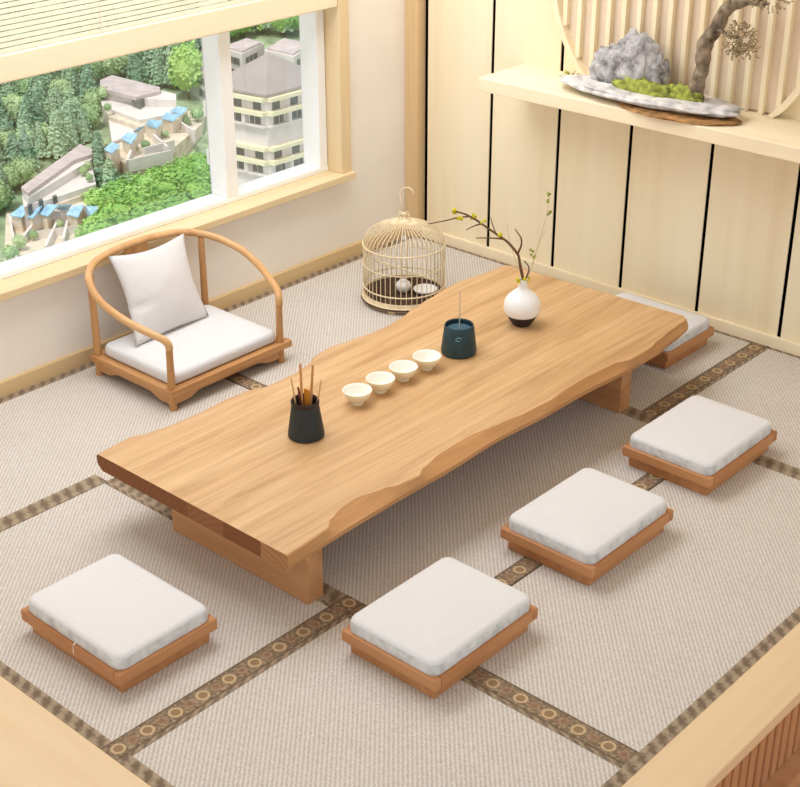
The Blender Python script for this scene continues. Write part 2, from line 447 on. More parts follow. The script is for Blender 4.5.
# ------------------------------------------------------------------ raised floor: base, tatami mats, border planks
st(MB().box(-.06, 3.30, -3.75, .03, -.3, -.022).build('floor', M['pine_y']))
def strip(name, mat_root, x0, x1, y0, y1, along, ox, oy, kd):
    """brocade band lying on a mat; along = 0 (x) or 1 (y)"""
    b = bmesh.new(); zt = .003
    vs = [b.verts.new(p) for p in ((x0-ox,y0-oy,zt),(x1-ox,y0-oy,zt),(x1-ox,y1-oy,zt),(x0-ox,y1-oy,zt))]
    vb = [b.verts.new((v.co.x, v.co.y, -.004)) for v in vs]
    fs = [b.faces.new(vs)]
    for i in range(4): fs.append(b.faces.new((vb[i], vb[(i+1)%4], vs[(i+1)%4], vs[i])))
    uv = b.loops.layers.uv.new('UVMap'); p = .1075
    for f_ in fs:
        for l in f_.loops:
            X, Y = l.vert.co.x+ox, l.vert.co.y+oy
            l[uv].uv = ((X/p, (Y-y0)/(y1-y0)) if along == 0 else (Y/p, (X-x0)/(x1-x0)))
    bmesh.ops.recalc_face_normals(b, faces=b.faces)
    me = bpy.data.meshes.new(name); b.to_mesh(me); b.free(); me.materials.append(M['brocade'] if kd else M['brocade_plain'])
    o = bpy.data.objects.new(name, me); COL.objects.link(o); o.parent = mat_root
    return o
XL, XM, XS, XR = .865, 2.155, 2.46, 3.293
YN, YA, YB, YC, YF = -3.744, -2.712, -.922, -1.815, -.0
BW = .075
mats = [   # label, x0, x1, y0, y1, bands (x0, x1, y0, y1, along, kind)
 ('tatami mat beneath the low-backed armchair beside the window wall', -.04, XL, YN, YC, [(-.04, 0, YN, YC, 1, 0), (XL-BW, XL, YN, YA-BW, 1, 0), (0, XL, YC-BW, YC, 0, 1), (0, XL-BW, YN, YN+.042, 0, 0)]),
 ('tatami mat in the room corner beneath the birdcage', -.04, XL, YC, 0, [(-.04, 0, YC, 0, 1, 0), (0, XL, -.015, 0, 0, 0)]),
 ('tatami mat beneath the floor seat with the cord loop', XL, XM, YN, YA, [(XL, XM-BW, YA-BW, YA, 0, 0), (XM-BW, XM, YN, YA, 1, 1), (XL, XM-BW, YN, YN+.042, 0, 0), (XL, XM-BW, YA-BW-.014, YA-BW, 0, 0)]),
 ('tatami mat under the long wooden table', XL, XS, YA, YB, [(XS-BW, XS, YA, YB-BW, 1, 1), (XL, XS, YB-BW, YB, 0, 0)]),
 ('tatami mat against the panelled wall below the far end of the table', XL, XM, YB, 0, [(XM-BW, XM, YB, 0, 1, 1), (XL, XM-BW, -.015, 0, 0, 0)]),
 ('tatami mat at the near corner of the platform, empty in front of the floor seats', XM, XR, YN, YA, [(XM, XR-.042, YA-BW, YA, 0, 1), (XR-.042, XR, YN, YA, 1, 0), (XM, XR-.042, YN, YN+.042, 0, 0), (XM, XR-.042, YA-BW-.014, YA-BW, 0, 0), (XM, XM+.014, YN+.042, YA-BW-.014, 1, 0)]),
 ('tatami mat along the right platform edge beneath the two middle floor seats', XS, XR, YA, YB, [(XS, XR-.042, YB-BW, YB, 0, 0), (XR-.042, XR, YA, YB, 1, 0)]),
 ('tatami mat in the far right corner by the panelled wall', XM, XR, YB, 0, [(XM, XM+.014, YB, 0, 1, 0), (XR-.042, XR, YB, 0, 1, 0), (XM, XR-.042, -.015, 0, 0, 0)]),
]
for lab, x0, x1, y0, y1, strips in mats:
    cx_, cy_ = (x0+x1)/2, (y0+y1)/2
    root = thing('tatami_mat', (cx_, cy_, 0), lab, 'tatami mat', 'tatami mats covering the platform')
    MB().box(x0-cx_+.001, x1-cx_-.001, y0-cy_+.001, y1-cy_-.001, -.022, 0).build('woven_surface', M['weave'], root)
    for a, b, c, d, al, kd in strips: strip('border', root, a, b, c, d, al, cx_, cy_, kd)

# platform edge: planks and reeded fascia
st(MB().box(XR, 3.468, -6.6, .02, -.045, .004).build('trim_2', M['border_y'], bev=.004))
st(MB().box(-.06, XR, -6.6, YN, -.045, .004).build('trim_3', M['border_x'], bev=.004))
fa = MB(); y = -6.6
fa.box(3.40, 3.440, -6.6, .02, -.29, -.045)
while y < .0:
    fa.box(3.438, 3.458, y+.006, y+.045, -.28, -.046); y += .051
st(fa.build('trim_4', M['reed'], bev=.006, seg=2))
st(MB().box(3.40, 3.53, -6.6, .02, -.36, -.28).build('trim_5', M['reed'], bev=.02, seg=4))
st(MB().box(3.40, 6.5, -6.6, .02, -.42, -.36).build('floor_lower', M['reed']))

# ------------------------------------------------------------------ long live-edge table
tb = thing('low_table', (1.6, -1.8, 0), 'long low tea table with a wavy live-edge wooden top in the middle of the mats', 'table')
OX, OY = 1.6, -1.8
left_t = [(-2.985,1.112),(-2.9,1.105),(-2.828,1.1),(-2.76,1.125),(-2.66,1.14),(-2.529,1.144),(-2.4,1.137),(-2.3,1.14),(-2.198,1.172),(-2.08,1.172),(-1.98,1.155),(-1.88,1.115),(-1.794,1.104),(-1.70,1.118),(-1.583,1.135),(-1.48,1.138),(-1.384,1.125),(-1.26,1.095),(-1.134,1.075),(-1.0,1.056),(-.895,1.051),(-.8,1.065),(-.709,1.078),(-.58,1.076)]
right_t = [(-2.985,2.088),(-2.93,2.085),(-2.784,2.076),(-2.745,2.045),(-2.66,2.02),(-2.592,2.016),(-2.481,2.04),(-2.427,2.063),(-2.327,2.072),(-2.29,2.05),(-2.152,2.026),(-2.007,2.022),(-1.839,2.046),(-1.715,2.065),(-1.572,2.072),(-1.45,2.062),(-1.35,2.06),(-1.168,2.07),(-1.07,2.098),(-.95,2.098),(-.85,2.082),(-.75,2.068),(-.66,2.058),(-.58,2.052)]
right_m = [(-2.985,2.092),(-2.6,2.082),(-2.4,2.08),(-2.2,2.082),(-1.9,2.072),(-1.6,2.088),(-1.4,2.088),(-1.1,2.104),(-.9,2.104),(-.75,2.085),(-.58,2.064)]
right_b = [(-2.975,2.068),(-2.796,2.06),(-2.436,2.055),(-2.199,2.052),(-1.868,2.03),(-1.599,2.03),(-1.381,2.058),(-.985,2.06),(-.782,2.074),(-.58,2.035)]
TT, TBZ = .30, .238
m = MB(); n = 120; cols = []
def lerp(a, b, t): return a + (b-a)*t
for i in range(n+1):
    y = lerp(-2.985, -.592, i/n)
    lt, rt = interp(left_t, y), interp(right_t, y)
    rm = max(interp(right_m, y), rt + .006); rb = interp(right_b, y)
    e = 0
    if y > -.63:       # rounded far corners
        q = (y + .63)/.038; e = .03*(1-math.sqrt(max(0, 1-q*q)))
    lt += e; rt -= e; rm -= e; rb -= e
    ys = lambda xx: y + .042*max(0, min(1, (xx-1.08)/.95))*(i/n)**6
    row = [(lt+.02, y, TBZ), (lt-.004, y, TBZ+.022), (lt-.006, y, TT-.012), (lt, y, TT-.002), (lt+.006, y, TT)]
    for k in range(1, 8): row.append((lerp(lt+.006, rt-.006, k/8), y, TT))
    row += [(rt-.005, y, TT), (rt, y, TT-.003), (rm, y, TT-.03), (rm-.004, y, TBZ+.012), (rb, y, TBZ)]
    cols.append([m.bm.verts.new((a-OX, ys(a)-OY, c)) for a, b, c in row])
R_ = len(cols[0])
for c0, c1 in zip(cols, cols[1:]):
    for k in range(R_-1):
        f_ = m.bm.faces.new((c0[k], c1[k], c1[k+1], c0[k+1]))
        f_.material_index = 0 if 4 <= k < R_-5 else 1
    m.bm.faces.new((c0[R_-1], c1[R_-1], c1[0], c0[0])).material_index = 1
for c_ in (cols[0], cols[-1]):
    m.bm.faces.new(c_).material_index = 2
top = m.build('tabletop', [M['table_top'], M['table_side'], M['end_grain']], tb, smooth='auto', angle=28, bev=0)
for y0, y1 in ((-2.84, -2.765), (-1.005, -.93)):
    MB().box(1.322-OX, 2.022-OX, y0-OY, y1-OY, 0, .2385).build('leg', M['table_leg'], tb, bev=.004)

# ------------------------------------------------------------------ floor seats and cushions
def cushion_mesh(hx, hy, h, name='pad'):
    m = MB(); nx = 18; prof = []
    # stacked rounded-rectangle rings
    def rr(ax, ay, r, z):
        pts = []
        for cx_, cy_, a in ((ax-r, ay-r, 0), (-(ax-r), ay-r, PI/2), (-(ax-r), -(ay-r), PI), (ax-r, -(ay-r), 1.5*PI)):
            for k in range(7):
                t = a + PI/2*k/6; pts.append((cx_+r*math.cos(t), cy_+r*math.sin(t), z))
        # extra points on straight runs
        out = []
        for i, p in enumerate(pts):
            q = pts[(i+1) % len(pts)]; out.append(p)
            d = math.dist(p, q)
            if d > .05:
                for k in range(1, 8): out.append(tuple(lerp(p[j], q[j], k/8) for j in range(3)))
        return out
    levels = [(-.012, .030, .0), (-.002, .034, .006), (.0, .035, h*.3), (-.001, .035, h*.7), (-.003, .034, h-.010), (-.008, .03, h-.002), (-.02, .028, h+.001), (-.06, .02, h+.003), (-.11, .02, h+.005)]
    rings = []
    for li, (d, r, z) in enumerate(levels):
        row = []
        for (px_, py_, pz_) in rr(hx+d, hy+d, r, z):
            nv = noise.fractal(Vector((px_*22, py_*22, pz_*30+3)), .8, 2, 3)
            k = .0016*nv if 1 <= li <= 4 else .0006*nv
            n_ = Vector((px_, py_, 0)).normalized()
            row.append(m.bm.verts.new((px_+n_.x*k, py_+n_.y*k, pz_ + (.0006*nv if li > 5 else 0))))
        rings.append(row)
    for li, (a, b) in enumerate(zip(rings, rings[1:])):
        L = len(a)
        for k in range(L):
            m.bm.faces.new((a[k], a[(k+1)%L], b[(k+1)%L], b[k])).material_index = 1 if 1 <= li <= 3 else 0
    m.bm.faces.new(rings[0][::-1]); m.bm.faces.new(rings[-1])
    return m
def make_seat(hx, hy):
    R0, R1 = .047, .089
    root = thing('floor_seat', (0,0,0), 'x', 'floor seat', 'low wooden floor seats around the table')
    w_ = .03
    MB().box(-hx, hx, -hy, -hy+w_, R0, R1).build('rail', M['seat_x'], root, bev=.005)
    MB().box(-hx, hx, hy-w_, hy, R0, R1).build('rail', M['seat_x'], root, bev=.005)
    MB().box(-hx, -hx+w_, -hy+w_, hy-w_, R0, R1).build('rail', M['seat_y'], root, bev=.003)
    MB().box(hx-w_, hx, -hy+w_, hy-w_, R0, R1).build('rail', M['seat_y'], root, bev=.003)
    MB().box(-hx+w_, hx-w_, -hy+w_, hy-w_, R0+.002, .077).build('seat_board', M['seat_x'], root)
    i = .021
    p = MB(); p.box(-hx+i, hx-i, -hy+i, -hy+i+.025, 0, R0+.001); p.box(-hx+i, hx-i, hy-i-.025, hy-i, 0, R0+.001)
    p.box(-hx+i, -hx+i+.025, -hy+i+.025, hy-i-.025, 0, R0+.001); p.box(hx-i-.025, hx-i, -hy+i+.025, hy-i-.025, 0, R0+.001)
    p.build('plinth', M['seat_y'], root, bev=.003)
    return root
seat0 = make_seat(.197, .2565)
pad0 = cushion_mesh(.186, .2455, .058).build('seat_cushion', [M['cushion'], M['gusset']], None, smooth=True)
seats = [   # x, y, turned, scale, label seat, label cushion
 (1.690, -3.366, True, 1, 'low wooden floor seat nearest the bottom left, with a pale cord loop round its rail', 'off-white square cushion on the floor seat nearest the bottom left'),
 (2.479, -2.692, False, 1, 'low wooden floor seat nearest the viewer, right of the near table leg', 'off-white cushion on the floor seat beside the near leg of the table'),
 (2.482, -1.888, False, 1, 'low wooden floor seat in the middle of the row of three right of the table', 'off-white cushion on the middle seat of the row right of the table'),
 (2.468, -1.105, False, 1.0, 'low wooden floor seat farthest right, facing the far leg of the table', 'off-white cushion on the farthest right floor seat of the row'),
 (1.700, -.341, True, 1, 'low wooden floor seat half hidden behind the far end of the table', 'off-white cushion partly hidden behind the far end of the table'),
]
for i, (x, y, turned, s_, ls, lc) in enumerate(seats):
    r = seat0 if i == 0 else copy_tree(seat0)
    c = pad0 if i == 0 else pad0.copy()
    if i: COL.objects.link(c)
    r.location = (x, y, 0); r.rotation_euler.z = PI/2 if turned else 0; r.scale = (s_, s_, 1)
    c.location = (x, y, .0775); c.rotation_euler.z = PI/2 if turned else 0; c.scale = (s_, s_, 1)
    r['label'] = ls; tag(c, lc, 'cushion', 'off-white cushions on the floor seats')
# cord loop round the rail of the nearest seat
lp = []
for k in range(33):
    a = 2*PI*k/32; sq = lambda v: math.copysign(abs(v)**.55, v)
    lp.append((.004*math.sin(a), .0135*sq(math.cos(a)), .026*sq(math.sin(a))))
cl = MB().tube(lp, .003, 8).build('cord_loop', M['cream_cord'], None, loc=(1.715, -3.5475, .068), smooth=True)
tag(cl, 'pale cord loop tied round the rail of the nearest left floor seat', 'cord')

# ------------------------------------------------------------------ low armchair
ch = thing('low_armchair', (.35, -1.91, 0), 'legless-looking low wooden armchair with a curved horseshoe back rail by the window', 'chair')
CX_, CY_ = .35, -1.91
rail = [(.599,-2.228,.282),(.596,-2.230,.306),(.578,-2.243,.328),(.53,-2.265,.346),(.44,-2.294,.374),(.36,-2.310,.401),(.27,-2.312,.431),(.18,-2.288,.460),(.10,-2.240,.484),(.042,-2.16,.502),(.016,-2.045,.511),(.009,-1.915,.514)]
full = rail + [(x, -3.83-y, z) for x, y, z in rail[-2::-1]]
# smooth catmull-rom
def catmull(P, k=6):
    P = [Vector(p) for p in P]; out = []
    for i in range(len(P)-1):
        p0 = P[max(i-1,0)]; p1 = P[i]; p2 = P[i+1]; p3 = P[min(i+2,len(P)-1)]
        for j in range(k):
            t = j/k
            out.append(.5*((2*p1)+(p2-p0)*t+(2*p0-5*p1+4*p2-p3)*t*t+(3*p1-p0-3*p2+p3)*t**3))
    out.append(P[-1]); return out
rel = lambda P: [Vector(p) - Vector((CX_, CY_, 0)) for p in P]
MB().tube(rel(catmull(full)), .0165, 14).build('arm_rail', M['chair_rail'], ch, smooth=True)
FL = []
for sx, sy in ((1,-1),(1,1),(-1,-1),(-1,1)):
    px_ = .592 if sx > 0 else .088
    py_ = -1.915 + sy*.313
    ztop = .296 if sx > 0 else .472
    topx = .597 if sx > 0 else .092
    topy = -1.915 + sy*(.313 if sx > 0 else .312)
    MB().tube(rel([(px_, py_, 0), (px_, py_, .1), (lerp(px_, topx, .6), lerp(py_, topy, .6), lerp(.1, ztop, .6)), (topx, topy, ztop)]), [.0175, .0175, .0155, .0145], 12).build('leg', M['chair_z'], ch, smooth='auto')
x0, x1, y0, y1 = .06, .618, -2.252, -1.570
def bx(x0, x1, y0, y1, z0, z1, name, mat, bev=.004):
    return MB().box(x0-CX_, x1-CX_, y0-CY_, y1-CY_, z0, z1).build(name, mat, ch, bev=bev)
bx(x1-.045, x1, y0, y1+.02, .066, .098, 'seat_rail', M['chair_y'])
bx(x0, x0+.045, y0, y1, .066, .098, 'seat_rail', M['chair_y'])
bx(x0+.045, x1-.045, y0, y0+.045, .066, .098, 'seat_rail', M['chair_x'])
bx(x0+.045, x1-.045, y1-.045, y1, .066, .098, 'seat_rail', M['chair_x'])
bx(x0+.045, x1-.045, y0+.045, y1-.045, .07, .088, 'seat_board', M['chair_x'])
def apron(p0, p1, mat):
    """scalloped apron between two legs"""
    m = MB(); p0, p1 = Vector(p0), Vector(p1); d = (p1-p0).normalized(); nn = Vector((-d.y, d.x, 0))*.009
    L = (p1-p0).length; A = []
    N = 32
    for i in range(N+1):
        t = i/N; e = min(t, 1-t)*L
        zl = .024 if e < .07 else (.024 + .020*min(1, (e-.07)/.05))
        zl = .024 + .022*(0 if e < .06 else (1 if e > .14 else (.5-.5*math.cos(PI*(e-.06)/.08))))
        zh = .066
        c = p0 + d*(t*L)
        A.append([m.bm.verts.new(c+nn*s_+Vector((0,0,zz))) for s_, zz in ((-1,zl),(1,zl),(1,zh),(-1,zh))])
    for a, b in zip(A, A[1:]):
        for k in range(4): m.bm.faces.new((a[k], a[(k+1)%4], b[(k+1)%4], b[k]))
    m.bm.faces.new(A[0]); m.bm.faces.new(A[-1][::-1])
    return m.build('apron', mat, ch)
apron((.592-CX_, -2.215-CY_, 0), (.592-CX_, -1.615-CY_, 0), M['chair_y'])
apron((.10-CX_, -2.228-CY_, 0), (.58-CX_, -2.228-CY_, 0), M['chair_x'])
apron((.10-CX_, -1.602-CY_, 0), (.58-CX_, -1.602-CY_, 0), M['chair_x'])
# curved back splat
spl = MB(); A = []
for i in range(13):
    t = i/12; z = lerp(.095, .505, t); xx = lerp(.083, .014, t) - .018*math.sin(PI*t)
    A.append([spl.bm.verts.new((xx+a-CX_, -1.915+b-CY_, z)) for a, b in ((-.006,-.062),(.006,-.062),(.006,.062),(-.006,.062))])
for a, b in zip(A, A[1:]):
    for k in range(4): spl.bm.faces.new((a[k], a[(k+1)%4], b[(k+1)%4], b[k]))
spl.bm.faces.new(A[0]); spl.bm.faces.new(A[-1])
spl.build('back_splat', M['chair_z'], ch, smooth='auto')
cc = cushion_mesh(.240, .307, .052).build('seat_cushion', [M['cushion'], M['cushion']], None, loc=(.346, -1.911, .0985), smooth=True)
tag(cc, 'wide off-white seat cushion lying in the low armchair', 'cushion')
# throw pillow leaning on the back rail
BL, BR = Vector((.262, -2.150, .162)), Vector((.248, -1.716, .162))
TR, TL = Vector((.082, -1.692, .515)), Vector((.078, -2.112, .525))
m = MB(); N = 24; gr = {}
nrm = (BR-BL).cross(TL-BL).normalized()
ctr = (BL+BR+TL+TR)/4
for side in (0, 1):
    for i in range(N+1):
        for j in range(N+1):
            u, v = i/N, j/N
            edge = i in (0, N) or j in (0, N)
            if edge and side == 1: gr[(1,i,j)] = gr[(0,i,j)]; continue
            # edges bow inwards between the pulled corners
            uu = u + .075*math.sin(PI*v)*(.5-u)*2*(abs(2*u-1)**.7)*.8
            vv = v + .085*math.sin(PI*u)*(.5-v)*2*(abs(2*v-1)**.7)*.8*(1 if v > .5 else .35)
            p = BL.lerp(BR, uu).lerp(TL.lerp(TR, uu), vv)
            h = (math.sin(PI*u)**.62)*(math.sin(PI*v)**.62)
            d = .062*h + .005*h*noise.fractal(Vector((u*4, v*4, side*5.1)), .9, 2, 3)
            d -= .016*math.exp(-((u-.10)/.14)**2-((v-.40+.12*u)/.035)**2)*(side == 0)
            p = p + nrm*d*(1 if side == 0 else -1)
            gr[(side,i,j)] = m.bm.verts.new(p-ctr)
    for i in range(N):
        for j in range(N):
            q = [gr[(side,i,j)], gr[(side,i+1,j)], gr[(side,i+1,j+1)], gr[(side,i,j+1)]]
            m.bm.faces.new(q if side == 0 else q[::-1])
pil = m.build('throw_pillow', M['pillow'], None, loc=ctr, smooth=True)
tag(pil, 'light grey square throw pillow leaning on the armchair back rail', 'pillow')

# ------------------------------------------------------------------ things on the table
cup = thing('tea_cup', (0,0,0), 'x', 'tea cup', 'white tea cups in a row on the table')
MB().lathe([(0,.016),(.024,.0165),(.036,.026),(.050,.048),(.0545,.058),(.0565,.0585),(.0575,.056),(.053,.044),(.040,.022),(.026,.0125),(0,.0125)], 40).build('bowl', [M['porcelain'], M['cup_out']], cup, smooth=True)
bowl = cup.children[0]
for p in bowl.data.polygons:
    c = p.center; n_ = p.normal
    p.material_index = 1 if (n_.x*c.x+n_.y*c.y > 0) else 0
MB().lathe([(0,.013),(.0255,.013),(.0235,0),(.019,0),(.019,.004),(0,.004)], 32).build('foot_ring', M['cup_out'], cup, smooth='auto')
cups = [(1.535,-2.082,'white tea cup at the end of the row nearest the black pot of bamboo tools'),
        (1.532,-1.950,'white tea cup second from the black pot of bamboo tools'),
        (1.530,-1.815,'white tea cup second from the dark teal incense burner'),
        (1.535,-1.680,'white tea cup at the end of the row beside the dark teal incense burner')]
for i, (x, y, lab) in enumerate(cups):
    c = cup if i == 0 else copy_tree(cup)
    c.location = (x, y, .3); c.rotation_euler.z = i*.7; c['label'] = lab

pot = thing('brush_pot', (1.570, -2.390, .3), 'charcoal tapered pot holding bamboo tea tools on the near half of the table', 'pot')
MB().lathe([(0,0),(.062,0),(.0665,.004),(.067,.012),(.050,.128),(.0455,.128),(.058,.02),(0,.014)], 44).build('body', M['charcoal'], pot, smooth='auto')
MB().lathe([(.0495,.128),(.052,.133),(.052,.143),(.049,.147),(.045,.143),(.0445,.128)], 44).build('rim', M['brown_black'], pot, smooth='auto')
tools = [((-.012,-.012),(-.007,-.010,.292),.0055,'bamboo','tall tan bamboo stick standing left of centre in the charcoal pot'),
         ((.012,.012),(.024,.022,.286),.0055,'bamboo','tall tan bamboo stick leaning right in the charcoal pot'),
         ((-.026,-.018),(-.030,-.036,.236),.0036,'bamboo_pale','short thin pale stick leaning left in the charcoal pot'),
         ((.022,.03),(.040,.046,.222),.0036,'bamboo_pale','short thin pale stick leaning right over the rim of the charcoal pot'),
         ((.0,-.004),(-.012,-.02,.200),.005,'redbrown','short red-brown stick in the middle of the charcoal pot')]
for (bx_, by_), (tx, ty, tz), r, mt, lab in tools:
    o = MB().tube([(bx_*.6, by_*.6, .0155), (lerp(bx_*.6,tx,.5), lerp(by_*.6,ty,.5), tz*.5), (tx, ty, tz)], [r*.8, r, r*.75], 8).build('tea_stick', M[mt], None, loc=(1.570,-2.390,.3), smooth='auto')
    tag(o, lab, 'stick', 'tea tools in the charcoal pot')
o = MB().hexa([(-.011,-.004,.02),(.011,-.004,.02),(.011,.004,.02),(-.011,.004,.02)], [(-.013,-.003,.187),(.013,-.003,.187),(.013,.003,.187),(-.013,.003,.187)]).build('tea_scoop', M['amber'], None, loc=(1.573,-2.382,.3), bev=.002)
tag(o, 'amber flat tea scoop standing in the charcoal pot', 'scoop')

bu = thing('incense_burner', (1.532, -1.478, .3), 'dark teal tapered incense burner between the tea cups and the vase', 'incense burner')
bu.scale = (1.06, 1.06, 1.08)
MB().lathe([(0,0),(.062,0),(.0675,.004),(.069,.014),(.057,.112),(.0545,.117),(.051,.114),(.054,.095),(0,.095)], 48).build('body', M['tealdark'], bu, smooth='auto')
MB().lathe([(0,.099),(.049,.099),(.0505,.0965),(.0505,.0945),(0,.0945)], 40).build('ash_bed', M['tealmid'], bu, smooth='auto')
# small relief curl on the side facing the room
dv = Vector((.60, -.78, 0)).normalized(); sd = Vector((-dv.y, dv.x, 0))
cur = []
for k in range(18):
    a = .5 + 5.2*k/17; rr_ = .009*(1-.5*k/17)
    h = .078 + rr_*math.sin(a); sx = rr_*1.4*math.cos(a)
    R_b = .0692 - (.012/.098)*(h-.014)
    cur.append(dv*R_b*math.cos(sx/R_b) + sd*R_b*math.sin(sx/R_b) + Vector((0,0,h)))
MB().tube(cur, .0018, 6).build('relief', M['tealpale'], bu, smooth=True)
o = MB().tube([(0,0,.0),(0,0,.165)], [.0024,.002], 8).build('incense_stick', M['incense'], None, loc=(1.540,-1.486,.4075), smooth='auto')
tag(o, 'thin grey incense stick standing upright in the dark teal burner', 'incense stick')

vx, vy = 1.552, -1.085
va = thing('bud_vase', (vx, vy, .3), 'round white bud vase with a dark base holding twigs', 'vase')
MB().lathe([(.066,.046),(.0725,.058),(.0755,.076),(.072,.098),(.060,.118),(.042,.134),(.026,.145),(.0185,.155),(.0165,.168),(.0175,.180),(.0185,.185),(.0165,.187),(.0135,.184),(.0125,.166),(.014,.15),(0,.14)], 48).build('body', M['white'], va, smooth=True)
MB().lathe([(0,0),(.034,0),(.038,.003),(.052,.024),(.066,.0465),(0,.0465)], 48).build('dark_base', M['vase_black'], va, smooth='auto')
# branches: points are (sideways, up, depth) measured from the vase mouth
SD = Vector((.741, .671, 0)).normalized(); DP = Vector((-.671, .741, 0)).normalized()
va.scale = (1.05, 1.05, 1.1)
V0 = Vector((vx, vy, .3+.196)); PPM = 234.0
def bp(px_, py_, dep=0):
    r = ray(px_, py_); n_ = DP; q = V0 + DP*dep
    t = (q-CAM).dot(n_)/r.dot(n_); return CAM + r*t
def br(pts, deps): return catmull([bp(x, y, d_) for (x, y), d_ in zip(pts, deps)], 4)
fb = thing('flowering_branch', V0, 'brown arching twig with yellow buds in the white vase', 'branch')
rb = lambda P: [p - V0 for p in P]
main = [(522,288),(521,270),(519.5,262),(517.5,254),(508,242.5),(499,236),(487,227.5),(476,220),(466,214.5),(456,211.5)]
dm = [-.02,0,.0,.01,.03,.05,.06,.07,.08,.08]
def grow(parent, pts, deps, r0, r1, mat, name='stem'):
    r0 *= 1.3; r1 *= 1.3
    P = rb(br(pts, deps))
    if pts[0][1] > 283:          # rises out of the vase mouth
        P = catmull([Vector((0, 0, -.03)), Vector((0, 0, .004))] + [p - V0 for p in [bp(x, y, d_) for (x, y), d_ in zip(pts, deps)][1:]], 4)
    n_ = len(P)
    return MB().tube(P, [lerp(r0, r1, i/(n_-1)) for i in range(n_)], 7).build(name, mat, parent, smooth=True)
st_ = grow(fb, main, dm, .0055, .0028, M['twig'])
grow(fb, [(470,216.5),(458,217.5),(446,220.5),(428,224)], [.075,.07,.04,.02], .003, .0015, M['twig'], 'side_twig')
grow(fb, [(482,223.5),(474,226),(466,230)], [.065,.06,.04], .003, .0014, M['twig'], 'side_twig')
grow(fb, [(503,239),(492,238),(476,238)], [.04,.02,-.01], .0032, .0016, M['twig'], 'side_twig')
grow(fb, [(517.5,254),(521,246),(521,238),(515,229)], [.01,-.02,-.04,-.05], .0038, .0016, M['twig'], 'side_twig')
grow(fb, [(524,286),(526,278),(529,268),(524.5,261)], [0,-.01,-.02,-.03], .004, .0018, M['twig'], 'side_twig')
grow(fb, [(496,234),(493,226),(490.5,217)], [.055,.07,.08], .0022, .001, M['twig'], 'side_twig')
def buds(parent, spots, mat, r=.008):
    for (x, y, d_) in spots:
        b = MB()
        for k in range(4):
            q = bp(x, y, d_) - V0 + Vector((rnd.uniform(-1,1), rnd.uniform(-1,1), rnd.uniform(-1,1)))*r*.9
            b.blob(q, r*rnd.uniform(.5,.8), r*rnd.uniform(.5,.8), r*rnd.uniform(.6,1.0), 1)
        b.build('bud', mat, parent, smooth=True)
buds(st_, [(455,211,.08),(460,217.5,.07),(473,216.5,.075),(483,222.5,.065),(500,236.5,.05),(502,234,.05),(519,279,-.01),(526,280,-.01)], M['bud'], .011)
pb = thing('slender_branch', V0, 'pale thin upright twig with a few olive buds on the right in the white vase', 'branch')
st2 = grow(pb, [(523,286),(529,274),(536,252),(543,228),(548,208),(549,196)], [0,.01,.03,.05,.07,.08], .003, .0013, M['twig_pale'])
grow(pb, [(537,249),(541,238),(546,231)], [.03,.0,-.02], .0018, .001, M['twig_pale'], 'side_twig')
grow(pb, [(521,286),(516,262),(509,238),(507,224)], [0,.05,.09,.1], .0022, .001, M['twig_pale'], 'side_twig')
buds(st2, [(532,250,.03),(533,256,.02),(549,194,.08),(547,201,.07),(550,213,.06)], M['bud_green'], .008)

# ------------------------------------------------------------------ birdcage
GX, GY, GR = .533, -.700, .200
cg = thing('birdcage', (GX, GY, 0), 'round bamboo birdcage with a domed top and hook in the room corner', 'birdcage')
ped = MB().lathe([(0,.014),(.205,.014),(.211,.018),(.211,.03),(.206,.034),(.203,.05),(.196,.05),(.196,.036),(0,.036)], 56)
ped.build('base_tray', M['cage'], cg, smooth='auto')
MB().lathe([(.2115,.019),(.2135,.021),(.2135,.028),(.2115,.030)], 56).build('dark_band', M['cage_band'], cg, smooth='auto')
MB().lathe([(0,.037),(.195,.037),(.195,.040),(0,.040)], 56).build('cage_floor', M['cage_floor'], cg)
for a in (.4, .4+PI/2, .4+PI, .4+1.5*PI):
    MB().box(-.02, .02, -.012, .012, 0, .016).build('foot', M['cage'], cg, bev=.003)
    ft = cg.children[-1]; ft.location = (.185*math.cos(a), .185*math.sin(a), 0); ft.rotation_euler.z = a+PI/2
for z_, r_ in ((.088, .0038), (.20, .0026), (.298, .0038)):
    MB().ring((0,0,z_), GR+.002, r_, 64, 8).build('hoop', M['cage'], cg, smooth=True)
bar_pts = [(GR,0,.045),(GR,0,.15),(GR,0,.29),(GR-.002,0,.315),(GR-.012,0,.338),(GR-.03,0,.357),(GR-.06,0,.376),(GR-.1,0,.393),(.06,0,.405),(.03,0,.410)]
bar0 = MB().tube(bar_pts, .0022, 6).build('bar', M['cage'], cg, smooth=True)
NB = 48
for k in range(1, NB):
    b = bar0.copy(); COL.objects.link(b); b.parent = cg; b.rotation_euler.z = 2*PI*k/NB
cap = MB().lathe([(0,.404),(.034,.404),(.036,.410),(.030,.418),(.016,.424),(.010,.44),(.012,.446),(.006,.455),(0,.456)], 24)
capo = cap.build('crown_cap', M['cage'], cg, smooth=True)
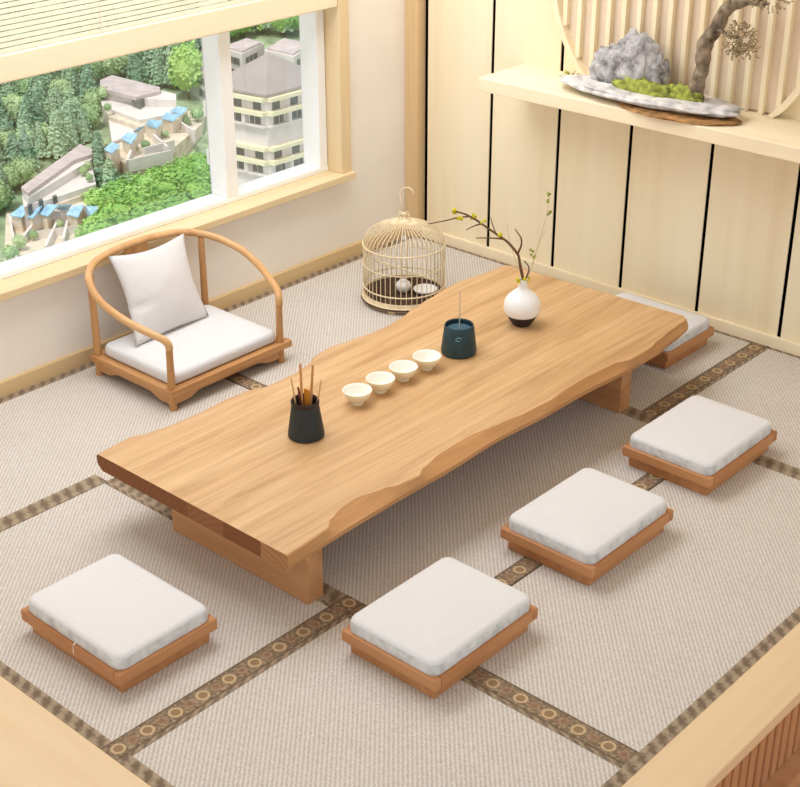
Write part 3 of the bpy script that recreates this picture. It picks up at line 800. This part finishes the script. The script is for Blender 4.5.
# scrolls and hook
for a in (0, PI/2, PI, 1.5*PI):
    P = []
    for k in range(14):
        t = -.6 + 4.6*k/13; rr_ = .013
        P.append(((.026+rr_*math.cos(t))*math.cos(a), (.026+rr_*math.cos(t))*math.sin(a), .434+rr_*1.3*math.sin(t)))
    MB().tube(P, .0028, 6).build('scroll', M['cage'], capo, smooth=True)
HK = [(0,0,.45),(0,0,.50),(0,0,.535)]
hd = SD
for k in range(12):
    a = PI - k*PI*1.02/11; HK.append((hd.x*(.0+.032+.032*math.cos(a)) - hd.x*.0, hd.y*(.032+.032*math.cos(a)), .545+.034*math.sin(a)))
HK = [(x - hd.x*.018*min(1, max(0,(z-.45)/.09)), y - hd.y*.018*min(1, max(0,(z-.45)/.09)), z) for x, y, z in HK]
MB().tube(HK, .0032, 8).build('hook', M['cage'], capo, smooth=True)
MB().tube([(-.194,0,.155),(.194,0,.155)], .0045, 8).build('perch', M['cage'], cg, smooth='auto')
pn = MB(); pn.tube([(0,0,.404),(0,0,.33)], .0015, 6); pn.blob((0,0,.322), .014, .014, .014, 2)
pn.build('pendant', M['white'], cg, smooth=True)
jr = MB().lathe([(0,0),(.022,0),(.034,.012),(.039,.030),(.033,.047),(.020,.052),(.016,.056),(.020,.06),(.016,.062),(0,.056)], 32).build('feeding_jar', M['white'], None, loc=(GX-.005, GY+.0, .0405), smooth=True)
tag(jr, 'small white round jar on the floor of the birdcage', 'jar')
ds = MB().lathe([(0,.004),(.035,.006),(.054,.016),(.058,.022),(.06,.021),(.055,.011),(.03,0),(0,0)], 40).build('feeding_dish', M['white'], None, loc=(GX+.085, GY+.062, .0405), smooth=True)
tag(ds, 'shallow white dish beside the jar inside the birdcage', 'dish')

# ------------------------------------------------------------------ bonsai landscape on the shelf
tr = MB().blob((0,0,0), .46, .15, .034, 4, .12, 2.6, 2)
for v in tr.bm.verts: v.co.z = max(v.co.z, -.026)
for v in tr.bm.verts:
    if v.co.z > .016: v.co.z = .016 + (v.co.z-.016)*.3
o = tr.build('stone_tray', M['tray'], None, loc=(1.53, -.19, 1.108), smooth=True)
tag(o, 'long shallow pale grey stone tray with rough edges on the wall shelf', 'tray')
sb = MB().blob((0,0,0), .30, .14, .02, 3, .12, 3, 5)
for v in sb.bm.verts: v.co.z = max(-.008, min(.008, v.co.z))
o = sb.build('root_stand', M['slab'], None, loc=(1.70, -.225, 1.0745), smooth='auto')
tag(o, 'brown rootwood stand under the stone tray on the shelf', 'stand')
rk = MB()
rk.blob((.05,0,.09), .115, .08, .15, 4, .22, 2.6, 1); rk.blob((-.08,0,.06), .10, .075, .10, 4, .25, 3, 4); rk.blob((.13,.0,.05), .08, .06, .12, 4, .25, 3, 8)
for v in rk.bm.verts: v.co.z = max(v.co.z, 0)
o = rk.build('scholar_rock', M['rock'], None, loc=(1.385, -.15, 1.122), smooth=True)
tag(o, 'craggy grey miniature mountain rock standing in the stone tray', 'rock')
for (x, y, rx, rz, lab, sd_) in ((1.53, -.235, .15, .06, 'bright green moss mound at the foot of the grey rock in the tray', 3), (1.70, -.20, .11, .06, 'green moss mound around the foot of the bonsai trunk', 6)):
    mo = MB().blob((0,0,0), rx, .035, rz, 4, .3, 4, sd_)
    for v in mo.bm.verts: v.co.z = max(v.co.z, 0)
    o = mo.build('moss_mound', M['leafgreen'], None, loc=(x, y, 1.12), smooth=True); tag(o, lab, 'moss', 'moss mounds in the stone tray')
mo = MB()
for k in range(70):
    a = rnd.uniform(0, 2*PI); L = rnd.uniform(.025, .06)
    mo.tube([(0,0,0), (L*.5*math.cos(a), L*.5*math.sin(a)*.6, L*.8), (L*math.cos(a), L*math.sin(a)*.6, L*.95*rnd.uniform(.5,1))], [.003,.0025,.001], 4)
o = mo.build('grass_tuft', M['leafgreen'], None, loc=(1.075, -.13, 1.0665)); tag(o, 'small yellow-green grass tuft at the left end of the stone tray', 'plant')
bo = thing('bonsai_tree', (1.775, -.18, 1.12), 'gnarled bonsai tree with a bent grey trunk and dry twiggy foliage in the tray', 'bonsai')
T = [(-.02,0,0),(-.012,0,.05),(.0,-.005,.10),(.012,-.005,.15),(.010,-.005,.20),(.014,0,.255),(.042,.0,.30),(.068,0,.345),(.085,0,.39),(.13,-.01,.43),(.19,-.01,.455),(.26,0,.48)]
TR_ = [.05,.035,.03,.03,.034,.034,.031,.03,.028,.026,.022,.016]
tk = MB(); P = catmull(T, 5); R5 = []
for i in range(len(P)):
    q = i/5; a = int(min(q, len(TR_)-2)); R5.append(lerp(TR_[a], TR_[a+1], q-a)*(1+.06*math.sin(i*1.1)))
tk.tube(P, R5, 12).build('trunk', M['bark'], bo, smooth=True)
MB().tube(catmull([(.05,0,.31),(.09,-.02,.32),(.14,-.03,.305),(.19,-.03,.305)], 4), [.012-.008*i/12 for i in range(13)], 7).build('branch', M['bark'], bo, smooth=True)
MB().tube(catmull([(.19,-.01,.455),(.25,-.03,.45),(.31,-.04,.465)], 4), [.012-.008*i/8 for i in range(9)], 7).build('branch', M['bark'], bo, smooth=True)
def twigs(c, rx, rz, n_, ln):
    m = MB()
    for k in range(n_):
        a = rnd.uniform(0, 2*PI); b = rnd.uniform(-1, 1); q = rnd.random()**.5
        p = Vector((c[0]+rx*q*math.cos(a), c[1]+rx*.6*rnd.uniform(-1,1), c[2]+rz*q*math.sin(a)))
        d = Vector((math.cos(a), rnd.uniform(-.6,.6), math.sin(a)+rnd.uniform(-.5,.5))).normalized()*ln*rnd.uniform(.5,1.2)
        s2 = Vector((rnd.uniform(-1,1), rnd.uniform(-1,1), rnd.uniform(-1,1)))*ln*.4
        m.tube([p, p+d*.5+s2*.4, p+d], [.0028,.002,.001], 4)
        m.blob(p+d, .005, .005, .004, 0); m.blob(p+d*.5+s2*.4, .0045, .0045, .004, 0)
    m.build('foliage', M['dryleaf'], bo)
twigs((.19,-.03,.305), .06, .055, 110, .024)
twigs((.225,-.03,.255), .04, .03, 26, .03)
twigs((.30,-.04,.48), .07, .025, 50, .03)
twigs((.17,-.04,.275), .03, .04, 24, .03)

# ------------------------------------------------------------------ the hillside outside
FH = Vector((-.792, .610, 0)); FR = Vector((.610, .792, 0))
def gz(P): return -74 + .1*(Vector((P.x-CAM.x, P.y-CAM.y, 0))).dot(FH)
def at(px_, py_, up=0):
    r = ray(px_, py_); t = (-74+up-CAM.z)/(r.z-.1*r.dot(FH)); return CAM + r*t
g = MB(); rows = []
for i in range(31):
    D = 70 + 15*i; row = []
    for j in range(31):
        S = -180 + 12*j
        P = Vector((CAM.x, CAM.y, 0)) + FH*D + FR*S
        row.append(g.bm.verts.new((P.x, P.y, gz(P)+.8*noise.noise(Vector((P.x*.05, P.y*.05, 0))))))
    rows.append(row)
for a, b in zip(rows, rows[1:]):
    for k in range(30): g.bm.faces.new((a[k], b[k], b[k+1], a[k+1]))
st(g.build('ground', M['grass'], smooth=True))

def crown_mesh(kind, seed, nq):
    r = random.Random(seed); m = MB()
    for k in range(nq):
        a = r.uniform(0, 2*PI); t = r.random()
        if kind == 'conifer':
            z = .12 + .88*t; rad = .30*(1-t)**.75*(1+.25*math.sin(3*a+seed))*r.uniform(.75, 1.05) + .02
            p = Vector((rad*math.cos(a), rad*math.sin(a), z)); n_ = Vector((math.cos(a), math.sin(a), .6))
            s_ = .045
        else:
            u = r.uniform(-.7, 1); q = math.sqrt(max(0, 1-u*u))
            lump = 1 + .18*math.sin(4*a+seed)*math.cos(3*u+seed) + r.uniform(-.12, .06)
            p = Vector((.5*q*math.cos(a)*lump, .5*q*math.sin(a)*lump, .55+.42*u*lump)); n_ = Vector((q*math.cos(a), q*math.sin(a), u+.3))
            s_ = .05
        n_ = (n_.normalized() + Vector((r.uniform(-1,1), r.uniform(-1,1), r.uniform(-1,1)))*.55).normalized()
        tx = n_.cross(Vector((0,0,1))).normalized() if abs(n_.z) < .95 else Vector((1,0,0)); ty = n_.cross(tx)
        s1, s2 = s_*r.uniform(.7,1.4), s_*r.uniform(.6,1.1)
        vs = [m.bm.verts.new(p + tx*x_*s1 + ty*y_*s2 + n_*z_*s_) for x_, y_, z_ in ((-1,0,-.2),(0,-1,.1),(1,0,-.2),(0,1,.1))]
        m.bm.faces.new(vs)
    core = MB()
    if kind == 'conifer': m.lathe([(0,.1),(.24,.14),(.2,.35),(.1,.7),(0,.95)], 8)
    else: m.blob((0,0,.55), .44, .44, .36, 2, .2, 2, seed)
    return m
protos = {}
def tree_proto(kind, name, leaf, lab, group, seed, nq, cat='tree'):
    root = thing(name, (0,0,0), lab, cat, group)
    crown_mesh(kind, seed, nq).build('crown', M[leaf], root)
    MB().tube([(0,0,-.06),(0,0,.2),(0,0,.5)], [.035,.028,.012], 6).build('trunk', M['trunk'], root)
    return root
LC = 'blue-green pointed tree in the dense wood on the hillside beyond the window'
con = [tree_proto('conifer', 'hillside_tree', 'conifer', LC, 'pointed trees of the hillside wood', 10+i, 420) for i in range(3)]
LP_ = 'pale green rounded tree among the pointed trees of the hillside wood'
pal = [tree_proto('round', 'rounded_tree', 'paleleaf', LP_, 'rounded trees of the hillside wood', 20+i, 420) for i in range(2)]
LB = 'bright green leafy tree in the clump below the white houses with blue awnings'
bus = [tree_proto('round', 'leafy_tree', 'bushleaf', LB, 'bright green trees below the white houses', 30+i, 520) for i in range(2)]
used = set()
def plant(pool, px_, py_, hpx, wide=1.0, label=None, group=None):
    P = at(px_, py_); t = (P-CAM).length; h = hpx*t/FPX/.92
    src = rnd.choice(pool)
    if src.name not in used: used.add(src.name); o = src
    else: o = copy_tree(src)
    o.location = P - Vector((0,0,.02)); o.rotation_euler.z = rnd.uniform(0, 6.28); o.scale = (h*wide, h*wide, h)
    if label: o['label'] = label; o['group'] = group
    return o
def inside(poly, x, y):
    c = False; n_ = len(poly)
    for i in range(n_):
        (x1, y1), (x2, y2) = poly[i], poly[i-1]
        if (y1 > y) != (y2 > y) and x < (x2-x1)*(y-y1)/(y2-y1)+x1: c = not c
    return c
V1 = [(96,80),(112,72),(180,88),(206,104),(212,190),(150,215),(102,170)]
V2 = [(0,206),(18,184),(80,140),(96,146),(106,206),(118,260),(-5,270)]
BUSH = [(84,200),(150,190),(215,150),(222,250),(100,262)]
yy = -34
while yy < 214:
    xx = -120 + rnd.uniform(-4, 4)
    step = 15 if yy > 20 else 20
    while xx < (222 if yy > 30 else 330):
        x, y = xx + rnd.uniform(-5, 5), yy + rnd.uniform(-5, 5)
        xx += step if xx > -16 else 24
        if inside(V1, x, y+4) or inside(V2, x, y+4) or inside(BUSH, x, y) or (x > 178 and y > 46): continue
        if rnd.random() < .72: plant(con, x, y+14, rnd.uniform(30, 46), rnd.uniform(.75, 1.0))
        else: plant(pal, x, y+12, rnd.uniform(22, 32), rnd.uniform(.75, .95))
    yy += 14
for (x, y, h) in ((100,214,30),(112,222,34),(124,210,34),(138,216,36),(152,204,36),(166,212,38),(178,196,36),(192,204,40),(205,190,36),(160,186,24),(140,196,26),(186,178,26),(118,236,40),(148,234,40),(176,226,40),(202,214,38),(100,250,38),(200,172,24)):
    plant(bus, x, y+6, h, 1.0)
plant(bus, 189, 100, 52, .62, 'tall bright green tree beside the window mullion behind the upper houses', 'trees by the upper houses')
for (x, y, h) in ((244,38,24),(262,34,26),(282,36,28),(300,34,26),(230,42,22)):
    plant(bus, x, y, h, .8, 'bright green tree behind the white buildings in the right window pane', 'trees behind the white buildings')

class House:
    def __init__(s, name, px_, py_, ang, lab, cat, group=None):
        s.P = at(px_, py_); s.r = thing(name, s.P, lab, cat, group, 0)
    def prism(s, name, mat, poly, z0, z1, zs=None):
        """upright block whose top outline is the given outline seen at height z1"""
        m = MB(); top = []; bot = []
        for k, (x, y) in enumerate(poly):
            zz = zs[k] if zs else z1
            p = onz(x, y, zz) - s.P; top.append(m.bm.verts.new(p)); bot.append(m.bm.verts.new((p.x, p.y, (p.z-z0) if zs else z0-s.P.z)))
        m.bm.faces.new(top); m.bm.faces.new(bot[::-1]); n_ = len(top)
        for i in range(n_): m.bm.faces.new((bot[i], bot[(i+1)%n_], top[(i+1)%n_], top[i]))
        return m.build(name, mat, s.r)
def onz(px_, py_, z):
    r = ray(px_, py_); return CAM + r*((z-CAM.z)/r.z)
def shrub(px_, py_, z, hpx, lab, group):
    P = onz(px_, py_, z); h = hpx*(P-CAM).length/FPX/.9
    o = copy_tree(pal[0]); o.location = P; o.scale = (h*.9, h*.9, h); o.rotation_euler.z = rnd.uniform(0, 6); o['label'] = lab; o['group'] = group
    o.name = 'terrace_shrub'; o['category'] = 'shrub'
W_, RM, CW, DK = M['housewhite'], M['roofmauve'], M['courtwall'], M['windark']
# lower house
h2 = House('hillside_house', 60, 212, 0, 'white terraced house with a slanting mauve roof lower down at the left', 'house', 'white hillside houses with blue awnings')
g2 = h2.P.z
h2.prism('wall', W_, [(22,190),(80,147),(91,151),(92,159),(28,198)], g2-10, g2+4.6)
h2.prism('roof', RM, [(21,187),(80,144),(92,149),(93,154),(74,160),(28,193)], g2+4.6, g2+5.1)
h2.prism('terrace', W_, [(22,196),(92,166),(96,184),(60,196),(24,207)], g2-10, g2+3.6)
h2.prism('terrace', CW, [(30,203),(94,184),(97,190),(62,203),(30,208)], g2-10, g2+2.9)
h2.prism('terrace', W_, [(22,207),(97,190),(100,203),(60,211),(20,212)], g2-10, g2+2.2)
h2.prism('dormer', DK, [(51,170),(60,166),(66,168),(57,173)], g2+3.5, g2+4.7)
h2.prism('dormer_roof', RM, [(50,167),(60,163),(67,165),(57,170)], g2+4.7, g2+4.9)
for x, y in ((27,204),(38,200),(52,196)): h2.prism('window', DK, [(x,y),(x+4,y-1.6),(x+5,y),(x+1,y+1.6)], g2+2.6, g2+3.75)
# upper house
h1 = House('hillside_house', 140, 140, 0, 'white terraced house with a mauve roof higher up the hillside', 'house', 'white hillside houses with blue awnings')
g1 = h1.P.z
h1.prism('wall', W_, [(101,83),(113,78),(176,94),(176,100),(148,99),(101,91)], g1-8, g1+4.4)
h1.prism('roof', RM, [(100,80),(112,75),(160,87),(160,91),(136,97),(100,88)], g1+4.4, g1+4.9)
h1.prism('terrace', W_, [(100,94),(150,100),(177,104),(177,113),(140,120),(102,106)], g1-8, g1+3.3)
h1.prism('terrace', CW, [(104,106),(140,118),(170,112),(172,117),(140,127),(108,116)], g1-8, g1+2.8)
h1.prism('terrace', W_, [(108,116),(140,125),(186,110),(187,113),(142,130),(112,142)], g1-8, g1+2.2)
h1.prism('dormer', DK, [(132,98),(140,94),(146,96),(139,101)], g1+3.0, g1+4.5)
h1.prism('dormer_roof', RM, [(131,95),(140,91),(147,93),(139,98)], g1+4.5, g1+4.7)
for x, y in ((160,101),(168,103),(152,100)): h1.prism('window', DK, [(x,y),(x+4,y+.8),(x+4,y+2.2),(x,y+1.4)], g1+2.4, g1+3.6)
# sand-paved courtyards in front of the cottages
ct = House('courtyard', 60, 232, 0, 'pale walled courtyards in front of the lower row of cottages', 'courtyard')
gc = ct.P.z
ct.prism('paving', CW, [(6,212),(100,206),(104,226),(60,250),(4,266)], gc-6, gc+.9)
for a, b in (((8,214),(16,262)),((40,212),(22,236)),((58,216),(44,246)),((66,220),(62,238)),((30,232),(98,222))):
    ct.prism('court_wall', W_, [a, (a[0]+2.5,a[1]), (b[0]+2.5,b[1]), b], gc, gc+1.9)
cu = House('courtyard', 150, 146, 0, 'pale walled courtyards in front of the upper row of cottages', 'courtyard')
gu = g1 + 1.2
cu.prism('paving', CW, [(108,148),(186,112),(206,108),(202,124),(176,146),(124,164)], gu-7, gu+.6)
for a, b in (((132,142),(126,160)),((152,134),(166,146)),((142,148),(172,140)),((180,122),(192,130)),((126,160),(170,150))):
    cu.prism('court_wall', W_, [a, (a[0]+2.5,a[1]), (b[0]+2.5,b[1]), b], gu, gu+1.6)
def cottage(bk, ft, g0, lab, group, dark):
    """bk / ft: ends of the awning's back and front edges"""
    cx_ = (bk[0][0]+bk[1][0]+ft[0][0]+ft[1][0])/4; cy_ = ft[0][1]+12
    h = House('awning_cottage', cx_, cy_, 0, lab, 'cottage', group); z1, z2 = g0+3.3, g0+2.5
    h.prism('awning', M['awning'], [bk[0], bk[1], ft[1], ft[0]], .12, 0, [z1, z1, z2, z2])
    sh_ = lambda p, dx, dy: (p[0]+dx, p[1]+dy)
    h.prism('wall', CW, [sh_(bk[0],1,3), sh_(bk[1],-.5,3), sh_(ft[1],-1,1), sh_(ft[0],1,1)], g0-4, g0+2.25)
    if dark:
        a, b = sh_(ft[1],-.8,1), sh_(bk[1],-.6,3)
        h.prism('door_opening', DK, [a, (a[0]+.8,a[1]+.5), (lerp(a[0],b[0],.7)+.8, lerp(a[1],b[1],.7)+.5), (lerp(a[0],b[0],.7), lerp(a[1],b[1],.7))], g0-1, g0+1.9)
LU, LL = 'small sand-walled cottage with a blue awning in the upper row', 'small sand-walled cottage with a blue awning in the lower row'
for bk, ft, dk in ((((112,142),(120,145)),((104,149),(112,153)),0), (((128,132),(138,134)),((121,138),(131,144)),1), (((139,127),(144,126)),((133,131),(138,131)),0), (((150,119),(163,121)),((145,124),(157,128)),0), (((167,112),(180,115)),((161,118),(173,121)),1), (((178,106),(188,108)),((170,110),(181,115)),0)):
    cottage(bk, ft, gu, LU, 'cottages of the upper row', dk)
for bk, ft, dk in ((((22,205),(34,205)),((10,215),(22,217)),0), (((34,205),(42,206)),((22,215),(33,218)),1), (((48,204),(58,205)),((38,213),(48,216)),1), (((60,205),(72,204)),((56,208),(68,209)),0), (((73,206),(84,205)),((66,214),(78,217)),1), (((86,206),(101,206)),((86,212),(92,217)),0)):
    cottage(bk, ft, gc+.4, LL, 'cottages of the lower row', dk)
for x, y, h_ in ((20,250,14),(34,240,9),(60,230,9),(44,222,7),(12,262,16),(76,226,7),(96,226,10)): shrub(x, y, gc+.9, h_, 'small shrub in the courtyards below the lower row of cottages', 'courtyard shrubs of the lower row')
for x, y, h_ in ((146,150,9),(166,138,7),(186,126,10),(134,152,7),(198,122,14)): shrub(x, y, gu+.5, h_, 'small shrub in the courtyards below the upper row of cottages', 'courtyard shrubs of the upper row')
for x, y, h_ in ((84,176,9),(88,170,8),(90,182,8)): shrub(x, y, g2+3.6, h_, 'small shrub on the terrace of the lower white house', 'shrubs on the lower terrace')
for x, y, h_ in ((104,100,12),(108,112,8)): shrub(x, y, g1+3.3, h_, 'small shrub on the left terrace of the upper white house', 'shrubs on the upper terrace')

# big apartment block with a pyramid roof (close to the window, standing on the slope below)
TC = 118.0
Pc = CAM + ray(266, 97)*TC; ze = Pc.z
Lc, Rc_ = onz(207, 86.5, ze), onz(331, 80, ze)
u1 = (Lc-Pc); u2 = (Rc_-Pc)
Bc = Lc + u2
ap_xy = (Lc+Rc_)/2
ra = ray(265, 52.5); ta = ((ap_xy-CAM).dot(FH))/ra.dot(FH); zap = (CAM+ra*ta).z
ab = thing('apartment_block', (Pc.x, Pc.y, gz(Pc)), 'large white apartment block with a grey pyramid roof seen in the right window pane', 'building')
O = Vector((Pc.x, Pc.y, gz(Pc)))
def qbox(parent, name, mat, A, U, V, z0, z1):
    c = [A, A+U, A+U+V, A+V]
    if U.cross(V).z < 0: c = [A, A+V, A+U+V, A+U]
    return MB().hexa([(p.x-O.x, p.y-O.y, z0-O.z) for p in c], [(p.x-O.x, p.y-O.y, z1-O.z) for p in c]).build(name, mat, parent)
ins = .03
A0 = Pc + u1*ins + u2*ins
qbox(ab, 'wall', M['housewhite'], A0, u1*(1-2*ins), u2*(1-2*ins), gz(Pc)-4, ze)
m = MB(); vv = [m.bm.verts.new((p.x-O.x, p.y-O.y, p.z-O.z)) for p in (Pc, Lc, Bc, Rc_)]
vt = [m.bm.verts.new((p.x-O.x, p.y-O.y, p.z-O.z+.15)) for p in (Pc, Lc, Bc, Rc_)]
apx = m.bm.verts.new((ap_xy.x-O.x, ap_xy.y-O.y, zap-O.z))
m.bm.faces.new(vv)
for i in range(4):
    j = (i+1) % 4; m.bm.faces.new((vv[i], vv[j], vt[j], vt[i])); m.bm.faces.new((vt[i], vt[j], apx))
m.build('roof', M['roofgrey'], ab)
per = 3.95
for (U, V) in ((u1, u2), (u2, u1)):
    L = U.length; Un = U/L; Vn = V.normalized()
    for lev in range(4):
        zt = ze - .15 - lev*per*1.05
        st0 = Pc + U*.03 + V*.03
        for (dz, hh, out, mt, nm) in ((0, .32, .5, 'houseledge', 'ledge'), (-1.15, .34, .55, 'houseledge', 'ledge'), (-2.35, .16, .35, 'housewhite', 'ledge')):
            if lev and dz == 0: pass
            qbox(ab, nm, M[mt], st0 - Vn*out, U*.94, Vn*out, zt+dz-hh, zt+dz)
        k = .6
        while k < L*.92:
            qbox(ab, 'window', M['windark'], st0 + Un*k - Vn*.08, Un*.75, Vn*.12, zt-1.1, zt-.5)
            qbox(ab, 'window', M['windark'], st0 + Un*(k+.1) - Vn*.08, Un*.5, Vn*.12, zt-2.3, zt-1.55)
            qbox(ab, 'window', M['windark'], st0 + Un*(k+.75) - Vn*.08, Un*.35, Vn*.12, zt-2.3, zt-1.55)
            qbox(ab, 'pilaster', M['housewhite'], st0 + Un*(k+1.35) - Vn*.4, Un*.35, Vn*.4, zt-2.4, zt-1.1)
            k += 2.0
# white buildings further up
for poly, ctr_, lab in (([(222,48),(247,38),(264,43),(242,54)], (244,62), 'white flat-roofed building behind the grey pyramid roof, on its left'),
                        ([(264,50),(284,38),(312,44),(294,57)], (288,64), 'white flat-roofed building behind the grey pyramid roof, on its right'),
                        ([(190,66),(207,56),(226,64),(214,78)], (206,86), 'white flat-roofed building partly behind the window mullion')):
    h = House('flat_roofed_building', ctr_[0], ctr_[1], 0, lab, 'building', 'white buildings up the hill')
    z1 = h.P.z + 4
    h.prism('wall', W_, poly, h.P.z-12, z1)
    inn = [(lerp(x, ctr_[0], .12), lerp(y, sum(p[1] for p in poly)/4, .18)-1.5) for x, y in poly]
    h.prism('roof_slab', RM, inn, z1-.1, z1+.3)
    A_, B_, C_ = poly[3], poly[2], poly[0]
    for (q0, q1) in ((A_, C_), (A_, B_)):
        for t in (.18, .36, .54):
            a = (lerp(q0[0],q1[0],t), lerp(q0[1],q1[1],t)+.4); b = (lerp(q0[0],q1[0],t+.12), lerp(q0[1],q1[1],t+.12)+.4)
            for dz in (.8, 2.6):
                pa, pb = onz(a[0], a[1], z1) - h.P, onz(b[0], b[1], z1) - h.P
                dd = (pb-pa).normalized(); nn = Vector((dd.y, -dd.x, 0))
                if nn.dot(FH) > 0: nn = -nn
                c4 = [pa-nn*.1, pb-nn*.1, pb+nn*.06, pa+nn*.06]
                MB().hexa([(p.x,p.y,z1-h.P.z-dz-1) for p in c4], [(p.x,p.y,z1-h.P.z-dz) for p in c4]).build('window', DK, h.r)

# ------------------------------------------------------------------ light
wd = bpy.data.worlds.new('daylight'); scn.world = wd; wd.use_nodes = True
bg = wd.node_tree.nodes['Background']; bg.inputs[0].default_value = (.93, .975, 1.03, 1); bg.inputs[1].default_value = .95
def area(name, loc, target, sx, sy, power, col=(1,1,1)):
    l = bpy.data.lights.new(name, 'AREA'); l.shape = 'RECTANGLE'; l.size = sx; l.size_y = sy; l.energy = power; l.color = col
    o = bpy.data.objects.new(name, l); COL.objects.link(o); o.location = loc
    o.rotation_euler = (Vector(target)-Vector(loc)).to_track_quat('-Z', 'Y').to_euler(); return o
area('added_key_light', (.62, -1.9, 2.98), (.8, -1.9, 0), 3.2, 1.3, 68, (.90, .96, 1.05))  # added key light with no fixture, brightens the window side from overhead
sn = bpy.data.lights.new('sun', 'SUN'); sn.energy = 2.5; sn.angle = math.radians(12); sn.color = (1, .97, .92)
so = bpy.data.objects.new('sun', sn); COL.objects.link(so); so.location = (2, -12, 40)
so.rotation_euler = Vector((-.12, .45, -1.0)).to_track_quat('-Z', 'Y').to_euler()

PL = {'dark_base': 'dark brown base', 'ash_bed': 'slate blue ash surface', 'relief': 'pale curled relief mark', 'cage_floor': 'dark brown floor', 'dark_band': 'dark brown band',
      'awning': 'blue awning', 'dormer': 'dark dormer opening', 'ledge': 'cream balcony ledge', 'bud': 'yellow-green buds', 'border': 'brown brocade border', 'backing_panel': 'rose-beige backing', 'rim': 'dark brown rim', 'pendant': 'small white pendant', 'back_splat': 'flat curved back splat'}
for o in bpy.data.objects:
    k = o.name.split('.')[0]
    if o.parent and k in PL: o['label'] = PL[k]
scn.view_settings.view_transform = 'Standard'; scn.view_settings.look = 'None'
scn.view_settings.exposure = 0.0; scn.view_settings.gamma = 1.0
